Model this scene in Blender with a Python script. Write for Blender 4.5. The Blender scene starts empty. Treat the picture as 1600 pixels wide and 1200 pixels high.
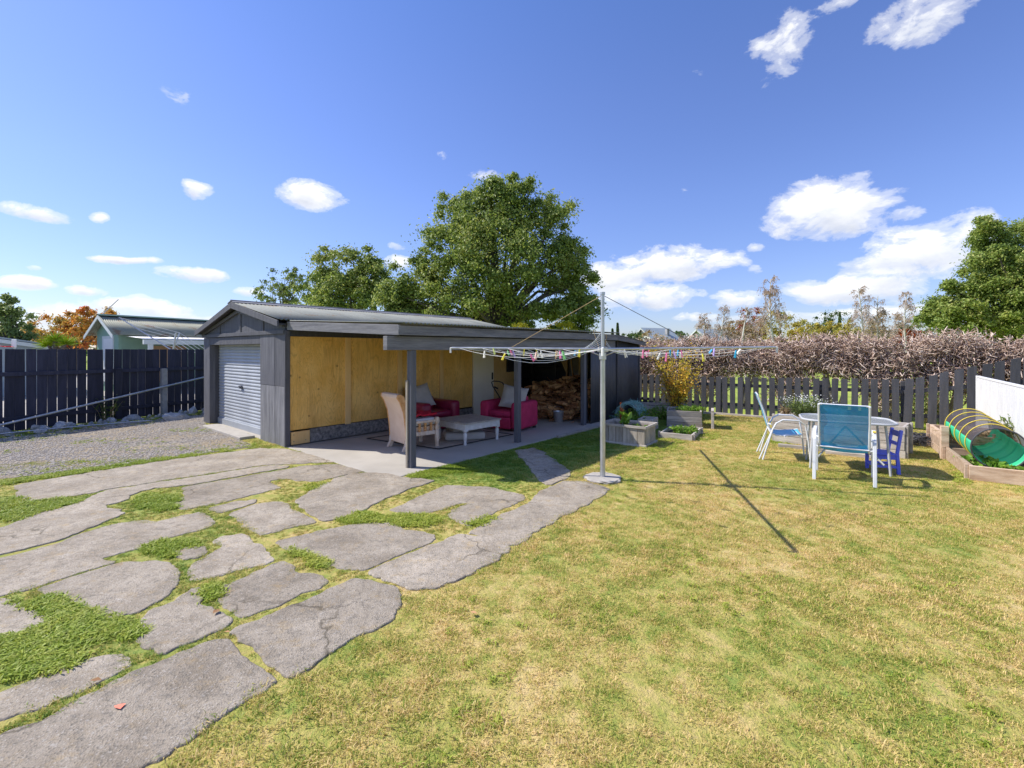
import bpy, bmesh, math, random
import numpy as np
from mathutils import Vector, Matrix
R = math.radians
random.seed(7); rng = np.random.default_rng(11)
scene = bpy.context.scene
col = scene.collection
# ---------------------------------------------------------------- camera
F, H, HZ = 711.0, 1.75, 547.0
def G(px, py, z=0.0):
    Y = F*(H-z)/(py-HZ)
    return ((px-800)/F*Y, Y, z)
def at(px, py, Y):
    return ((px-800)/F*Y, Y, H+(HZ-py)/F*Y)
cam_d = bpy.data.cameras.new('camera'); cam = bpy.data.objects.new('camera', cam_d); col.objects.link(cam)
cam.location = (0, 0, H); cam.rotation_euler = (R(90), 0, 0)
cam_d.sensor_width = 36; cam_d.lens = 36*F/1600; cam_d.shift_y = (HZ-600)/1600
cam_d.clip_start = 0.05; cam_d.clip_end = 3000
scene.camera = cam
scene.view_settings.view_transform = 'Standard'; scene.view_settings.look = 'None'
scene.view_settings.gamma = 1; scene.view_settings.use_curve_mapping = False
scene.view_settings.exposure = 0.6
# ---------------------------------------------------------------- sun and sky
SUN_EL = R(47); SUN_DIR = Vector((-.981, .195, 0)).normalized()
SUN_AZ = math.atan2(SUN_DIR.x, SUN_DIR.y)
sd = bpy.data.lights.new('sun', 'SUN'); sd.energy = 4.1; sd.angle = R(0.5); sd.color = (1, .945, .86)
so = bpy.data.objects.new('sun', sd); col.objects.link(so)
tosun = Vector((SUN_DIR.x*math.cos(SUN_EL), SUN_DIR.y*math.cos(SUN_EL), math.sin(SUN_EL)))
so.rotation_euler = tosun.to_track_quat('Z', 'Y').to_euler()
world = bpy.data.worlds.new('World'); scene.world = world; world.use_nodes = True
wt = world.node_tree; wt.nodes.clear()

class NT:
    def __init__(s, t): s.t = t
    def n(s, ty, **k):
        o = s.t.nodes.new(ty)
        for a, b in k.items():
            if a.startswith('i_'):
                kk = a[2:]; kk = int(kk) if kk.isdigit() else kk.replace('_', ' ')
                o.inputs[kk].default_value = b
            else: setattr(o, a, b)
        return o
    def l(s, a, b): s.t.links.new(a, b)
    def m(s, op, a, b=None, c=None, clamp=False):
        o = s.t.nodes.new('ShaderNodeMath'); o.operation = op; o.use_clamp = clamp
        for i, v in enumerate((a, b, c)):
            if v is None: continue
            if isinstance(v, (int, float)): o.inputs[i].default_value = v
            else: s.l(v, o.inputs[i])
        return o.outputs[0]
    def ramp(s, fac, pts, interp='LINEAR'):
        o = s.t.nodes.new('ShaderNodeValToRGB'); cr = o.color_ramp; cr.interpolation = interp
        while len(cr.elements) < len(pts): cr.elements.new(0.5)
        for e, (p, c) in zip(cr.elements, pts):
            e.position = p; e.color = (c, c, c, 1) if isinstance(c, (int, float)) else (*c, 1)
        s.l(fac, o.inputs[0]); return o.outputs[0]
    def noise(s, vec, scale, detail=4, rough=.55, dist=0):
        o = s.n('ShaderNodeTexNoise'); o.inputs['Scale'].default_value = scale
        o.inputs['Detail'].default_value = detail; o.inputs['Roughness'].default_value = rough
        o.inputs['Distortion'].default_value = dist
        if vec is not None: s.l(vec, o.inputs['Vector'])
        return o.outputs['Fac']
    def mix(s, fac, a, b, mode='MIX'):
        o = s.n('ShaderNodeMix', data_type='RGBA', blend_type=mode)
        for i, v in ((0, fac), (6, a), (7, b)):
            if isinstance(v, (int, float)): o.inputs[i].default_value = v if i == 0 else (v, v, v, 1)
            elif isinstance(v, tuple): o.inputs[i].default_value = (*v[:3], 1)
            else: s.l(v, o.inputs[i])
        return o.outputs[2]

w = NT(wt)
sky = w.n('ShaderNodeTexSky'); sky.sky_type = 'NISHITA'; sky.sun_disc = False
sky.sun_elevation = SUN_EL; sky.sun_rotation = SUN_AZ; sky.air_density = 1.0; sky.dust_density = .3; sky.ozone_density = 2.5
tc = w.n('ShaderNodeTexCoord'); sp = w.n('ShaderNodeSeparateXYZ'); w.l(tc.outputs['Generated'], sp.inputs[0])
n1 = w.n('ShaderNodeTexNoise'); n1.inputs['Scale'].default_value = 9; n1.inputs['Detail'].default_value = 3
w.l(tc.outputs['Generated'], n1.inputs['Vector'])
nsep = w.n('ShaderNodeSeparateColor'); w.l(n1.outputs['Color'], nsep.inputs[0])
az = w.m('ADD', w.m('ARCTAN2', sp.outputs[0], sp.outputs[1]), w.m('MULTIPLY', w.m('SUBTRACT', nsep.outputs[0], .5), .06))
el = w.m('ADD', w.m('ARCSINE', sp.outputs[2]), w.m('MULTIPLY', w.m('SUBTRACT', nsep.outputs[1], .5), .035))
CL = [(1225,68,60,50,.55),(1440,22,85,30,.6),(1310,4,45,14,.5),(272,148,20,14,.25),(313,296,34,14,.8),(480,303,62,25,.9),
      (45,330,62,16,.9),(143,334,16,10,.6),(200,406,64,8,.9),(50,420,22,5,.4),(308,431,62,15,1),(45,443,62,12,.95),(140,457,44,12,.95),
      (225,484,105,20,1),(90,492,80,20,.9),(395,455,38,10,.8),(535,359,18,5,.3),(1290,326,110,46,1),(1400,330,40,14,.5),
      (1420,398,115,46,1.0),(1340,448,130,26,1.0),(1510,360,70,30,.6),(1050,412,110,30,1),(1010,462,80,22,1),(1155,467,48,18,.95),
      (1180,384,20,10,.6),(1175,420,18,9,.5),(755,272,24,10,.4),(617,385,18,9,.5),(615,412,24,14,.8),(960,432,60,26,.95),(300,500,60,10,.6),
      (1060,300,14,5,.2),(1115,495,60,9,.6),(1300,490,160,10,.5),(690,240,14,6,.12),(1110,118,22,9,.15),
      (1780,300,130,50,.9),(-170,420,120,26,.9),(-260,300,90,25,.8),(1900,130,120,40,.6),(-500,150,120,30,.5)]
acc = None; low = None
for px, py, hw, hh, s in CL:
    a = math.atan((px-800)/F); ca = math.cos(a); e = math.atan((HZ-py)/F*ca)
    wa, we = hw/F*ca*ca*1.1, hh/F*ca*1.1
    dx = w.m('MULTIPLY', w.m('SUBTRACT', az, a), 1/wa)
    dy = w.m('MULTIPLY', w.m('SUBTRACT', el, e), 1/we)
    d = w.m('MULTIPLY_ADD', w.m('ADD', w.m('MULTIPLY', dx, dx), w.m('MULTIPLY', dy, dy)), -s, s)
    wt_ = w.m('MULTIPLY', w.m('MAXIMUM', d, 0), dy)
    acc = d if acc is None else w.m('MAXIMUM', acc, d)
    low = wt_ if low is None else w.m('ADD', low, wt_)
# the rest of the sky dome carries the same scattered clouds
mpb = w.n('ShaderNodeMapping'); mpb.inputs['Scale'].default_value = (1, 1, 2.6); w.l(tc.outputs['Generated'], mpb.inputs[0])
bn = w.noise(mpb.outputs[0], 3.2, 4, .5)
outside = w.ramp(w.m('ABSOLUTE', w.m('ARCTAN2', sp.outputs[0], sp.outputs[1])), [(.0, 0), (.93, 0), (1.0, 1)])
gen = w.m('SUBTRACT', w.m('MULTIPLY', w.m('MULTIPLY', w.m('SUBTRACT', bn, .53), 5.5), outside), w.m('MULTIPLY', w.m('SUBTRACT', 1, outside), 9))
acc = w.m('MAXIMUM', acc, w.m('MINIMUM', gen, 1))
mp2 = w.n('ShaderNodeMapping'); mp2.inputs['Scale'].default_value = (1, 1, 1.7); w.l(tc.outputs['Generated'], mp2.inputs[0])
fb = w.noise(mp2.outputs[0], 13, 9, .62, .3)
dens = w.m('ADD', acc, w.m('MULTIPLY', w.m('SUBTRACT', fb, .54), 2.6))
mask = w.ramp(dens, [(.08, 0), (.34, .42), (.64, .9), (.95, 1)], 'EASE')
fb2 = w.noise(mp2.outputs[0], 22, 6, .6)
shade = w.m('ADD', w.m('ADD', w.m('MULTIPLY', low, 1.0), .72), w.m('MULTIPLY', w.m('SUBTRACT', fb2, .5), .9), clamp=True)
ccol = w.ramp(shade, [(.0, (3.6, 3.9, 4.7)), (.45, (5.2, 5.4, 5.9)), (.9, (6.9, 6.9, 6.9))])
# photograph's processed blue: one tint over the whole physical sky, paler towards the horizon haze
elr = w.ramp(w.m('ABSOLUTE', w.m('ARCSINE', sp.outputs[2])), [(0, (.66, .67, .84)), (.12, (.74, .75, 1.02)), (.3, (.80, .82, 1.14)), (.5, (.78, .83, 1.18)), (.75, (.68, .82, 1.22)), (1, (.68, .82, 1.22))])
skyc = w.mix(1.0, sky.outputs[0], elr, 'MULTIPLY')
fin = w.mix(mask, skyc, ccol)
bg = w.n('ShaderNodeBackground'); bg.inputs['Strength'].default_value = .112; w.l(fin, bg.inputs[0])
wo = w.n('ShaderNodeOutputWorld'); w.l(bg.outputs[0], wo.inputs[0])
world.cycles.sampling_method = 'AUTOMATIC'

# ---------------------------------------------------------------- object helpers
def tag(o, label=None, cat=None, group=None, kind=None):
    if label: o['label'] = label
    if cat: o['category'] = cat
    if group: o['group'] = group
    if kind: o['kind'] = kind
    return o
def empty(name, loc=(0, 0, 0), rz=0.0, label=None, cat=None, group=None, kind=None):
    o = bpy.data.objects.new(name, None); col.objects.link(o); o.empty_display_size = .1
    o.location = loc; o.rotation_euler = (0, 0, rz); return tag(o, label, cat, group, kind)
def link(name, me, parent=None, loc=None, rot=None):
    o = bpy.data.objects.new(name, me); col.objects.link(o); o.parent = parent
    if loc: o.location = loc
    if rot: o.rotation_euler = rot
    return o
def copy_tree(o, parent=None):
    c = o.copy(); col.objects.link(c); c.parent = parent
    for ch in o.children: copy_tree(ch, c)
    return c
class MB:
    def __init__(s): s.v = []; s.f = []
    def add(s, vs, fs):
        b = len(s.v); s.v += [tuple(p) for p in vs]; s.f += [tuple(b+i for i in f) for f in fs]; return s
    def box(s, c, d, rot=None):
        x, y, z = d[0]/2, d[1]/2, d[2]/2
        P = [Vector(p) for p in ((-x,-y,-z),(x,-y,-z),(x,y,-z),(-x,y,-z),(-x,-y,z),(x,-y,z),(x,y,z),(-x,y,z))]
        if rot is not None: P = [rot @ p for p in P]
        C = Vector(c)
        return s.add([p+C for p in P], [(3,2,1,0),(4,5,6,7),(0,1,5,4),(1,2,6,5),(2,3,7,6),(3,0,4,7)])
    def span(s, a, b):
        return s.box([(a[i]+b[i])/2 for i in range(3)], [abs(b[i]-a[i]) for i in range(3)])
    def bar(s, p0, p1, w, h, up=(0, 0, 1)):
        p0, p1 = Vector(p0), Vector(p1); d = (p1-p0); L = d.length; d.normalize()
        up = Vector(up); 
        if abs(d.dot(up)) > .98: up = Vector((0, 1, 0))
        x = d.cross(up).normalized(); z = x.cross(d).normalized()
        M = Matrix((x, d, z)).transposed()
        return s.box((p0+p1)/2, (w, L, h), M)
    def tube(s, pts, r, n=8, caps=True, closed=False):
        pts = [Vector(p) for p in pts]; m = len(pts)
        rs = r if isinstance(r, (list, tuple)) else [r]*m
        rings = []; prev = None
        for i, p in enumerate(pts):
            a = pts[(i-1) % m] if (i > 0 or closed) else p; b = pts[(i+1) % m] if (i < m-1 or closed) else p
            t = (b-a).normalized()
            if prev is None:
                u = t.cross(Vector((0, 0, 1)))
                if u.length < .05: u = t.cross(Vector((0, 1, 0)))
                u.normalize()
            else:
                u = prev - t*prev.dot(t)
                u.normalize()
            prev = u; q = t.cross(u)
            rings.append([p + (u*math.cos(2*math.pi*k/n) + q*math.sin(2*math.pi*k/n))*rs[i] for k in range(n)])
        vs = [v for rg in rings for v in rg]; fs = []
        for i in range(m if closed else m-1):
            j = (i+1) % m
            for k in range(n): fs.append((i*n+k, i*n+(k+1) % n, j*n+(k+1) % n, j*n+k))
        if caps and not closed:
            fs.append(tuple(reversed(range(n)))); fs.append(tuple((m-1)*n+k for k in range(n)))
        return s.add(vs, fs)
    def lathe(s, c, prof, n=16):
        c = Vector(c); vs = []; fs = []
        for r, z in prof:
            for k in range(n): vs.append(c+Vector((r*math.cos(2*math.pi*k/n), r*math.sin(2*math.pi*k/n), z)))
        m = len(prof)
        for i in range(m-1):
            for k in range(n): fs.append((i*n+k, i*n+(k+1) % n, (i+1)*n+(k+1) % n, (i+1)*n+k))
        fs.append(tuple(reversed(range(n)))); fs.append(tuple((m-1)*n+k for k in range(n)))
        return s.add(vs, fs)
    def prism(s, poly, a, b):
        """poly of 3-D points swept by vector b-a"""
        A = [Vector(p)+Vector(a) for p in poly]; B = [Vector(p)+Vector(b) for p in poly]; n = len(poly)
        return s.add(A+B, [tuple(reversed(range(n))), tuple(range(n, 2*n))]+[(i, (i+1) % n, n+(i+1) % n, n+i) for i in range(n)])
    def mesh(s, name, mat, smooth=False):
        me = bpy.data.meshes.new(name); me.from_pydata(s.v, [], s.f)
        bm = bmesh.new(); bm.from_mesh(me); bmesh.ops.recalc_face_normals(bm, faces=bm.faces); bm.to_mesh(me); bm.free()
        if mat: me.materials.append(mat)
        if smooth:
            me.polygons.foreach_set('use_smooth', [True]*len(me.polygons))
            try: me.set_sharp_from_angle(angle=R(40))
            except Exception: pass
        return me
    def build(s, name, mat, parent=None, bevel=0, smooth=False, loc=None, rot=None, seg=2):
        o = link(name, s.mesh(name, mat, smooth), parent, loc, rot)
        if bevel:
            m = o.modifiers.new('bevel', 'BEVEL'); m.width = bevel; m.segments = seg; m.limit_method = 'ANGLE'; m.angle_limit = R(35)
        return o
def np_mesh(name, V, Fc, mat, smooth=False):
    me = bpy.data.meshes.new(name); V = np.asarray(V, dtype=np.float32); Fc = np.asarray(Fc, dtype=np.int32)
    N, k = Fc.shape
    me.vertices.add(len(V)); me.vertices.foreach_set('co', V.ravel())
    me.loops.add(N*k); me.loops.foreach_set('vertex_index', Fc.ravel())
    me.polygons.add(N); me.polygons.foreach_set('loop_start', np.arange(0, N*k, k, dtype=np.int32))
    if smooth: me.polygons.foreach_set('use_smooth', np.ones(N, dtype=bool))
    me.update(calc_edges=True); me.materials.append(mat); return me
def unit(a): return a/np.maximum(np.linalg.norm(a, axis=-1, keepdims=True), 1e-9)
def sticks(P0, P1, r0, r1, n=3):
    """n-sided tapered sticks as V, F(quads)"""
    P0 = np.asarray(P0, float); P1 = np.asarray(P1, float); d = unit(P1-P0)
    up = np.where(np.abs(d[:, 2:3]) > .9, np.array([[0, 1., 0]]), np.array([[0, 0, 1.]]))
    u = unit(np.cross(d, up)); q = np.cross(d, u); N = len(P0)
    r0 = np.broadcast_to(np.asarray(r0, float), (N,))[:, None]; r1 = np.broadcast_to(np.asarray(r1, float), (N,))[:, None]
    vs = []
    for P, r in ((P0, r0), (P1, r1)):
        for k in range(n):
            a = 2*math.pi*k/n; vs.append(P+(u*math.cos(a)+q*math.sin(a))*r)
    V = np.stack(vs, 1).reshape(-1, 3); b = (np.arange(N)*2*n)[:, None]
    fs = [b+np.array([[k, (k+1) % n, n+(k+1) % n, n+k]]) for k in range(n)]
    return V, np.concatenate(fs)
def leaves(P, Nn, L, Wd=.5, fold=.15):
    """diamond leaves: two tris each"""
    N = len(P); Nn = unit(Nn); t = unit(np.cross(Nn, rng.normal(size=(N, 3)))); s = np.cross(Nn, t)
    L = (L*rng.uniform(.65, 1.35, N))[:, None]
    a = P-t*L*.5; c = P+t*L*.5; b = P+s*L*Wd*.5+Nn*L*fold; d = P-s*L*Wd*.5+Nn*L*fold
    V = np.stack([a, b, c, d], 1).reshape(-1, 3); k = (np.arange(N)*4)[:, None]
    return V, np.concatenate([k+np.array([[0, 1, 2]]), k+np.array([[0, 2, 3]])])
def catm(parts):
    V = []; Fc = []; b = 0
    for v, f in parts: V.append(v); Fc.append(f+b); b += len(v)
    return np.concatenate(V), np.concatenate(Fc)

# ---------------------------------------------------------------- materials
MC = {}
def base_mat(name):
    m = bpy.data.materials.new(name); m.use_nodes = True; t = NT(m.node_tree); b = m.node_tree.nodes['Principled BSDF']
    MC[name] = m; return m, t, b
def pmat(name, c1, c2, scale=6, stretch=(1, 1, 1), rough=.7, bump=.15, fine=60, rnd=.12, metal=0, spots=None, coord='Object', trans=0, spec=.4, rrange=.12):
    """two-tone noise material with fine grain, per-object tone, optional spots (colour, scale, threshold)"""
    m, t, b = base_mat(name)
    tc = t.n('ShaderNodeTexCoord'); oi = t.n('ShaderNodeObjectInfo')
    mp = t.n('ShaderNodeMapping'); mp.inputs['Scale'].default_value = stretch
    t.l(tc.outputs[coord], mp.inputs[0])
    off = t.n('ShaderNodeVectorMath', operation='ADD'); t.l(mp.outputs[0], off.inputs[0])
    sc = t.n('ShaderNodeVectorMath', operation='SCALE'); sc.inputs[0].default_value = (17, 31, 23); t.l(oi.outputs['Random'], sc.inputs['Scale']); t.l(sc.outputs[0], off.inputs[1])
    v = off.outputs[0]
    a = t.noise(v, scale, 5, .6, .2); f = t.noise(v, fine, 3, .6)
    fac = t.m('ADD', t.m('MULTIPLY', a, .75), t.m('MULTIPLY', f, .25))
    c = t.mix(t.ramp(fac, [(.33, 0), (.67, 1)]), c1, c2)
    if spots:
        sn = t.noise(v, spots[1], 3, .6)
        c = t.mix(t.ramp(sn, [(spots[2], 0), (spots[2]+.06, 1)]), c, spots[0])
    k = t.m('MULTIPLY_ADD', oi.outputs['Random'], rnd*2, 1-rnd)
    hs = t.n('ShaderNodeHueSaturation'); t.l(c, hs.inputs['Color']); t.l(k, hs.inputs['Value'])
    t.l(hs.outputs[0], b.inputs['Base Color'])
    t.l(t.m('MULTIPLY_ADD', a, rrange*2, rough-rrange, True), b.inputs['Roughness'])
    b.inputs['Metallic'].default_value = metal; b.inputs['Specular IOR Level'].default_value = spec
    if bump:
        bp = t.n('ShaderNodeBump'); bp.inputs['Strength'].default_value = bump; bp.inputs['Distance'].default_value = .01
        t.l(t.m('ADD', t.m('MULTIPLY', a, .6), t.m('MULTIPLY', f, .6)), bp.inputs['Height']); t.l(bp.outputs[0], b.inputs['Normal'])
    return m
def leafmat(name, cols, trans=.35, rough=.5, gscale=.6, posvar=.35):
    """leaf colours vary leaf by leaf and clump by clump"""
    m, t, b = base_mat(name); m.node_tree.nodes.remove(b)
    g = t.n('ShaderNodeNewGeometry'); n = t.noise(g.outputs['Position'], gscale, 2, .5)
    f = t.m('ADD', t.m('MULTIPLY', g.outputs['Random Per Island'], 1-posvar), t.m('MULTIPLY', t.ramp(n, [(.35, 0), (.65, 1)]), posvar))
    c = t.ramp(f, [(i/(len(cols)-1), cc) for i, cc in enumerate(cols)])
    d = t.n('ShaderNodeBsdfPrincipled'); d.inputs['Roughness'].default_value = rough; d.inputs['Specular IOR Level'].default_value = .35
    t.l(c, d.inputs['Base Color'])
    tr = t.n('ShaderNodeBsdfTranslucent'); hs = t.n('ShaderNodeHueSaturation'); hs.inputs['Value'].default_value = 1.3; hs.inputs['Hue'].default_value = .49
    t.l(c, hs.inputs['Color']); t.l(hs.outputs[0], tr.inputs[0])
    mx = t.n('ShaderNodeMixShader'); mx.inputs[0].default_value = trans; t.l(d.outputs[0], mx.inputs[1]); t.l(tr.outputs[0], mx.inputs[2])
    t.l(mx.outputs[0], m.node_tree.nodes['Material Output'].inputs[0]); return m
# paints, timbers
pmat('navy_fence', (.022, .024, .042), (.05, .05, .08), 3, (6, 6, .6), .75, .25, 40, .25)
pmat('char_paint', (.07, .07, .082), (.14, .14, .155), 3, (5, 5, .5), .7, .3, 35, .15)
pmat('char_fence', (.045, .046, .052), (.085, .085, .095), 3, (5, 5, .5), .8, .3, 35, .2)
pmat('char_beam', (.10, .10, .112), (.26, .256, .268), 4, (.4, .4, 5), .7, .3, 30, .12)
pmat('char_board', (.10, .10, .11), (.26, .256, .266), 4, (5, 5, .4), .7, .3, 30, .1)
pmat('raw_batten', (.7, .43, .16), (.82, .55, .24), 2, (6, 6, .6), .65, .15, 30, .08)
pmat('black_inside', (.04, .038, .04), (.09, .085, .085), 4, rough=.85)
pmat('grey_plank', (.05, .048, .045), (.36, .34, .32), 2.2, (.7, 8, 8), .85, .4, 30, .15)
pmat('grey_wood', (.28, .245, .205), (.56, .51, .45), 3, (1, 6, 6), .85, .45, 30, .22)
pmat('grey_wood_v', (.25, .215, .17), (.52, .46, .38), 3, (6, 6, 1), .85, .45, 30, .22)
pmat('sleeper', (.34, .22, .14), (.62, .48, .36), 3, (1, 6, 6), .85, .45, 26, .22)
pmat('bleached', (.55, .36, .22), (.78, .66, .54), 5, (3, 3, 1), .7, .2, 30, .05)
pmat('orange_wood', (.5, .19, .045), (.78, .46, .2), 7, (3, 3, 2), .5, .15, 30, .05)
pmat('table_wood', (.3, .25, .2), (.55, .5, .44), 4, (1, 8, 4), .6, .25, 30, .08, spots=((.2, .1, .05), 6, .6))
pmat('table_white', (.55, .52, .48), (.72, .7, .67), 5, (2, 2, 2), .6, .15)
m, t, b = base_mat('concrete'); tcn = t.n('ShaderNodeNewGeometry'); P_ = tcn.outputs['Position']; oi_ = t.n('ShaderNodeObjectInfo')
blot = t.noise(P_, 2.2, 5, .65, .4); med = t.noise(P_, 14, 5, .7); fin_ = t.noise(P_, 120, 3, .7)
vg = t.n('ShaderNodeTexVoronoi'); vg.inputs['Scale'].default_value = 120; t.l(P_, vg.inputs['Vector']); vgs = t.n('ShaderNodeSeparateColor'); t.l(vg.outputs['Color'], vgs.inputs[0])
c = t.mix(t.ramp(blot, [(.32, 0), (.68, 1)]), (.25, .208, .155), (.45, .387, .305))
c = t.mix(t.ramp(med, [(.35, .55), (.5, 0)]), c, (.16, .145, .12))
c = t.mix(t.ramp(med, [(.55, 0), (.75, .5)]), c, (.46, .425, .375))
c = t.mix(t.ramp(vgs.outputs[0], [(.9, 0), (.95, .4)]), c, (.55, .51, .46))
c = t.mix(t.ramp(vgs.outputs[1], [(.86, 0), (.9, .5)]), c, (.12, .11, .09))
c = t.mix(t.ramp(fin_, [(.55, 0), (.75, .5)]), c, (.5, .46, .41)); c = t.mix(t.ramp(fin_, [(.3, .5), (.45, 0)]), c, (.14, .13, .11))
c = t.mix(t.m('MULTIPLY', t.ramp(t.noise(P_, 6, 7, .8), [(.54, 0), (.68, 1)]), .45), c, (.40, .27, .10))
wv_ = t.n('ShaderNodeVectorMath', operation='ADD'); nz_ = t.n('ShaderNodeTexNoise'); nz_.inputs['Scale'].default_value = 5; nz_.inputs['Detail'].default_value = 4; t.l(P_, nz_.inputs['Vector']); sc_ = t.n('ShaderNodeVectorMath', operation='SCALE'); sc_.inputs['Scale'].default_value = .25; t.l(nz_.outputs['Color'], sc_.inputs[0]); t.l(P_, wv_.inputs[0]); t.l(sc_.outputs[0], wv_.inputs[1])
ve_ = t.n('ShaderNodeTexVoronoi'); ve_.feature = 'DISTANCE_TO_EDGE'; ve_.inputs['Scale'].default_value = .75; t.l(wv_.outputs[0], ve_.inputs['Vector'])
crk = t.m('MULTIPLY', t.ramp(ve_.outputs['Distance'], [(.0, 1), (.004, .6), (.009, 0)]), t.ramp(t.noise(P_, .9, 2), [(.48, 0), (.56, .75)]))
c = t.mix(crk, c, (.09, .075, .05))
hs = t.n('ShaderNodeHueSaturation'); t.l(c, hs.inputs['Color']); t.l(t.m('MULTIPLY_ADD', oi_.outputs['Random'], .26, .88), hs.inputs['Value']); t.l(hs.outputs[0], b.inputs['Base Color']); b.inputs['Roughness'].default_value = .92; b.inputs['Specular IOR Level'].default_value = .25
bp = t.n('ShaderNodeBump'); bp.inputs['Strength'].default_value = .9; bp.inputs['Distance'].default_value = .012
t.l(t.m('ADD', t.m('ADD', t.m('MULTIPLY', med, .8), t.m('MULTIPLY', fin_, .35)), t.m('MULTIPLY', vg.outputs['Distance'], .3)), bp.inputs['Height']); t.l(bp.outputs[0], b.inputs['Normal'])
pmat('concrete_floor', (.36, .33, .285), (.47, .435, .38), 1.3, (1, 1, 1), .85, .25, 60, .04)
pmat('concrete_pad', (.34, .31, .27), (.48, .45, .40), 4, (1, 1, 1), .9, .5, 60, .04)
pmat('roof_sheet', (.15, .16, .14), (.25, .26, .23), .9, (1, 1, 1), .7, .05, 12, .05, metal=0, spots=((.19, .15, .11), 2.5, .6), spec=.25)
pmat('shutter', (.33, .355, .39), (.43, .455, .485), 2, (1, 1, .4), .5, .03, 20, .03, metal=.1)
pmat('char_tin', (.055, .055, .062), (.10, .10, .108), 1.5, (1, 1, .5), .5, .05, 14, .04, metal=.1)
pmat('galv', (.42, .43, .44), (.6, .61, .62), 6, (1, 1, .5), .38, .05, 50, .05, metal=.7)
pmat('table_metal', (.42, .43, .44), (.52, .53, .54), 5, rough=.4, bump=.02, rnd=.03)
pmat('white_wire', (.7, .7, .68), (.82, .82, .8), 6, rough=.5, bump=0)
pmat('dark_wire', (.05, .05, .055), (.1, .1, .1), 6, rough=.6, bump=0)
pmat('white_paint', (.74, .74, .74), (.84, .84, .84), 3, rough=.45, bump=.05, rnd=.02)
pmat('white_door', (.82, .74, .58), (.9, .83, .68), 3, rough=.6, bump=.05, rnd=.02)
pmat('white_metal', (.62, .64, .67), (.76, .77, .79), 5, rough=.35, bump=.02, rnd=.03)
pmat('upholstery', (.74, .52, .36), (.84, .62, .46), 5, rough=.9, bump=.1)
pmat('red_fabric', (.42, .015, .07), (.58, .035, .12), 9, rough=.75, bump=.2, fine=120, rnd=.04)
pmat('red_leather', (.2, .01, .035), (.32, .02, .06), 6, rough=.35, bump=.1, fine=60, rnd=.04)
pmat('red_cloth', (.5, .008, .03), (.66, .02, .05), 9, rough=.9, bump=.2)
pmat('cushion_grey', (.38, .35, .32), (.5, .46, .42), 6, rough=.9, bump=.2, fine=140, rnd=.05)
pmat('cushion_white', (.55, .54, .52), (.66, .65, .62), 6, rough=.9, bump=.2, fine=140)
pmat('rug', (.34, .29, .24), (.48, .42, .35), 5, (1, 1, 1), .95, .3, 90, .02)
pmat('black_trim', (.012, .012, .015), (.03, .03, .035), 5, rough=.6)
pmat('kid_blue', (.10, .14, .8), (.16, .2, .95), 5, rough=.5, bump=.1)
pmat('bark_log', (.24, .09, .035), (.56, .28, .12), 9, (1, 1, 3), .9, .5, 30, .45)
pmat('log_end', (.55, .27, .10), (.78, .48, .22), 9, rough=.9, bump=.3, rnd=.3)
pmat('trunk_bark', (.07, .055, .042), (.17, .145, .12), 6, (4, 4, 1), .95, .5, 30, .1)
pmat('birch_bark', (.5, .47, .43), (.72, .7, .66), 3, (1, 1, 6), .8, .2, 20, .05, spots=((.08, .07, .06), 5, .66))
pmat('hedge_wood', (.2, .145, .12), (.62, .51, .45), 9, (1, 1, 1), .9, .2, 30, .1, coord='Generated')
pmat('rock', (.22, .22, .22), (.5, .5, .49), 5, rough=.9, bump=.5, rnd=.2)
pmat('soil', (.05, .035, .025), (.12, .085, .055), 9, rough=.95, bump=.6, fine=50)
pmat('house_green', (.2, .33, .26), (.25, .39, .31), 2, rough=.6, bump=.05)
pmat('house_cream', (.56, .6, .58), (.66, .69, .67), 2, rough=.6, bump=.05)
pmat('house_trim_green', (.07, .13, .10), (.1, .18, .14), 2, rough=.5, bump=.05)
pmat('rust_roof', (.26, .27, .2), (.38, .37, .28), .8, (1, 1, 1), .7, .05, 14, .03, spots=((.27, .19, .12), 1.6, .58))
pmat('grey_roof', (.3, .36, .38), (.38, .43, .45), 1, rough=.6, bump=.05)
pmat('tan_interior', (.36, .22, .12), (.46, .3, .18), 2, rough=.8)
pmat('stone_grey', (.25, .24, .24), (.4, .4, .4), 5, rough=.9)
pmat('straw', (.35, .24, .12), (.5, .37, .2), 6, rough=.95, rnd=.2)
pmat('steel_dark', (.1, .1, .11), (.18, .18, .2), 6, rough=.4, metal=.6, bump=.05)
pmat('steel_bucket', (.45, .45, .45), (.6, .6, .6), 6, rough=.35, metal=.8, bump=.05)
pmat('net_green', (.25, .5, .45), (.4, .62, .56), 6, rough=.7, bump=0)
pmat('net_dark', (.03, .03, .035), (.09, .09, .1), 6, rough=.7, bump=0)
pmat('tunnel_green', (.03, .42, .2), (.05, .5, .26), 3, rough=.5, bump=.15, rnd=0)
pmat('rib_yellow', (.66, .5, .06), (.75, .58, .09), 3, rough=.5, bump=0, rnd=0)
pmat('rubber', (.015, .015, .015), (.03, .03, .03), 6, rough=.8)
pmat('orange_paint', (.8, .2, .12), (.85, .25, .15), 6, rough=.6)
pmat('red_plastic', (.6, .03, .05), (.7, .05, .06), 6, rough=.5)
pmat('dry_leaf', (.3, .14, .06), (.45, .26, .12), 6, rough=.9, rnd=.3)
for nm, c in (('pink', (.75, .2, .38)), ('blue', (.03, .42, .72)), ('green', (.2, .5, .18)), ('yellow', (.62, .55, .06)), ('white', (.75, .74, .7)), ('purple', (.42, .3, .65)), ('peach', (.75, .5, .38)), ('lime', (.55, .62, .2))):
    pmat('peg_'+nm, c, tuple(min(1, x*1.15) for x in c), 6, rough=.45, bump=0, rnd=.08)
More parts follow.
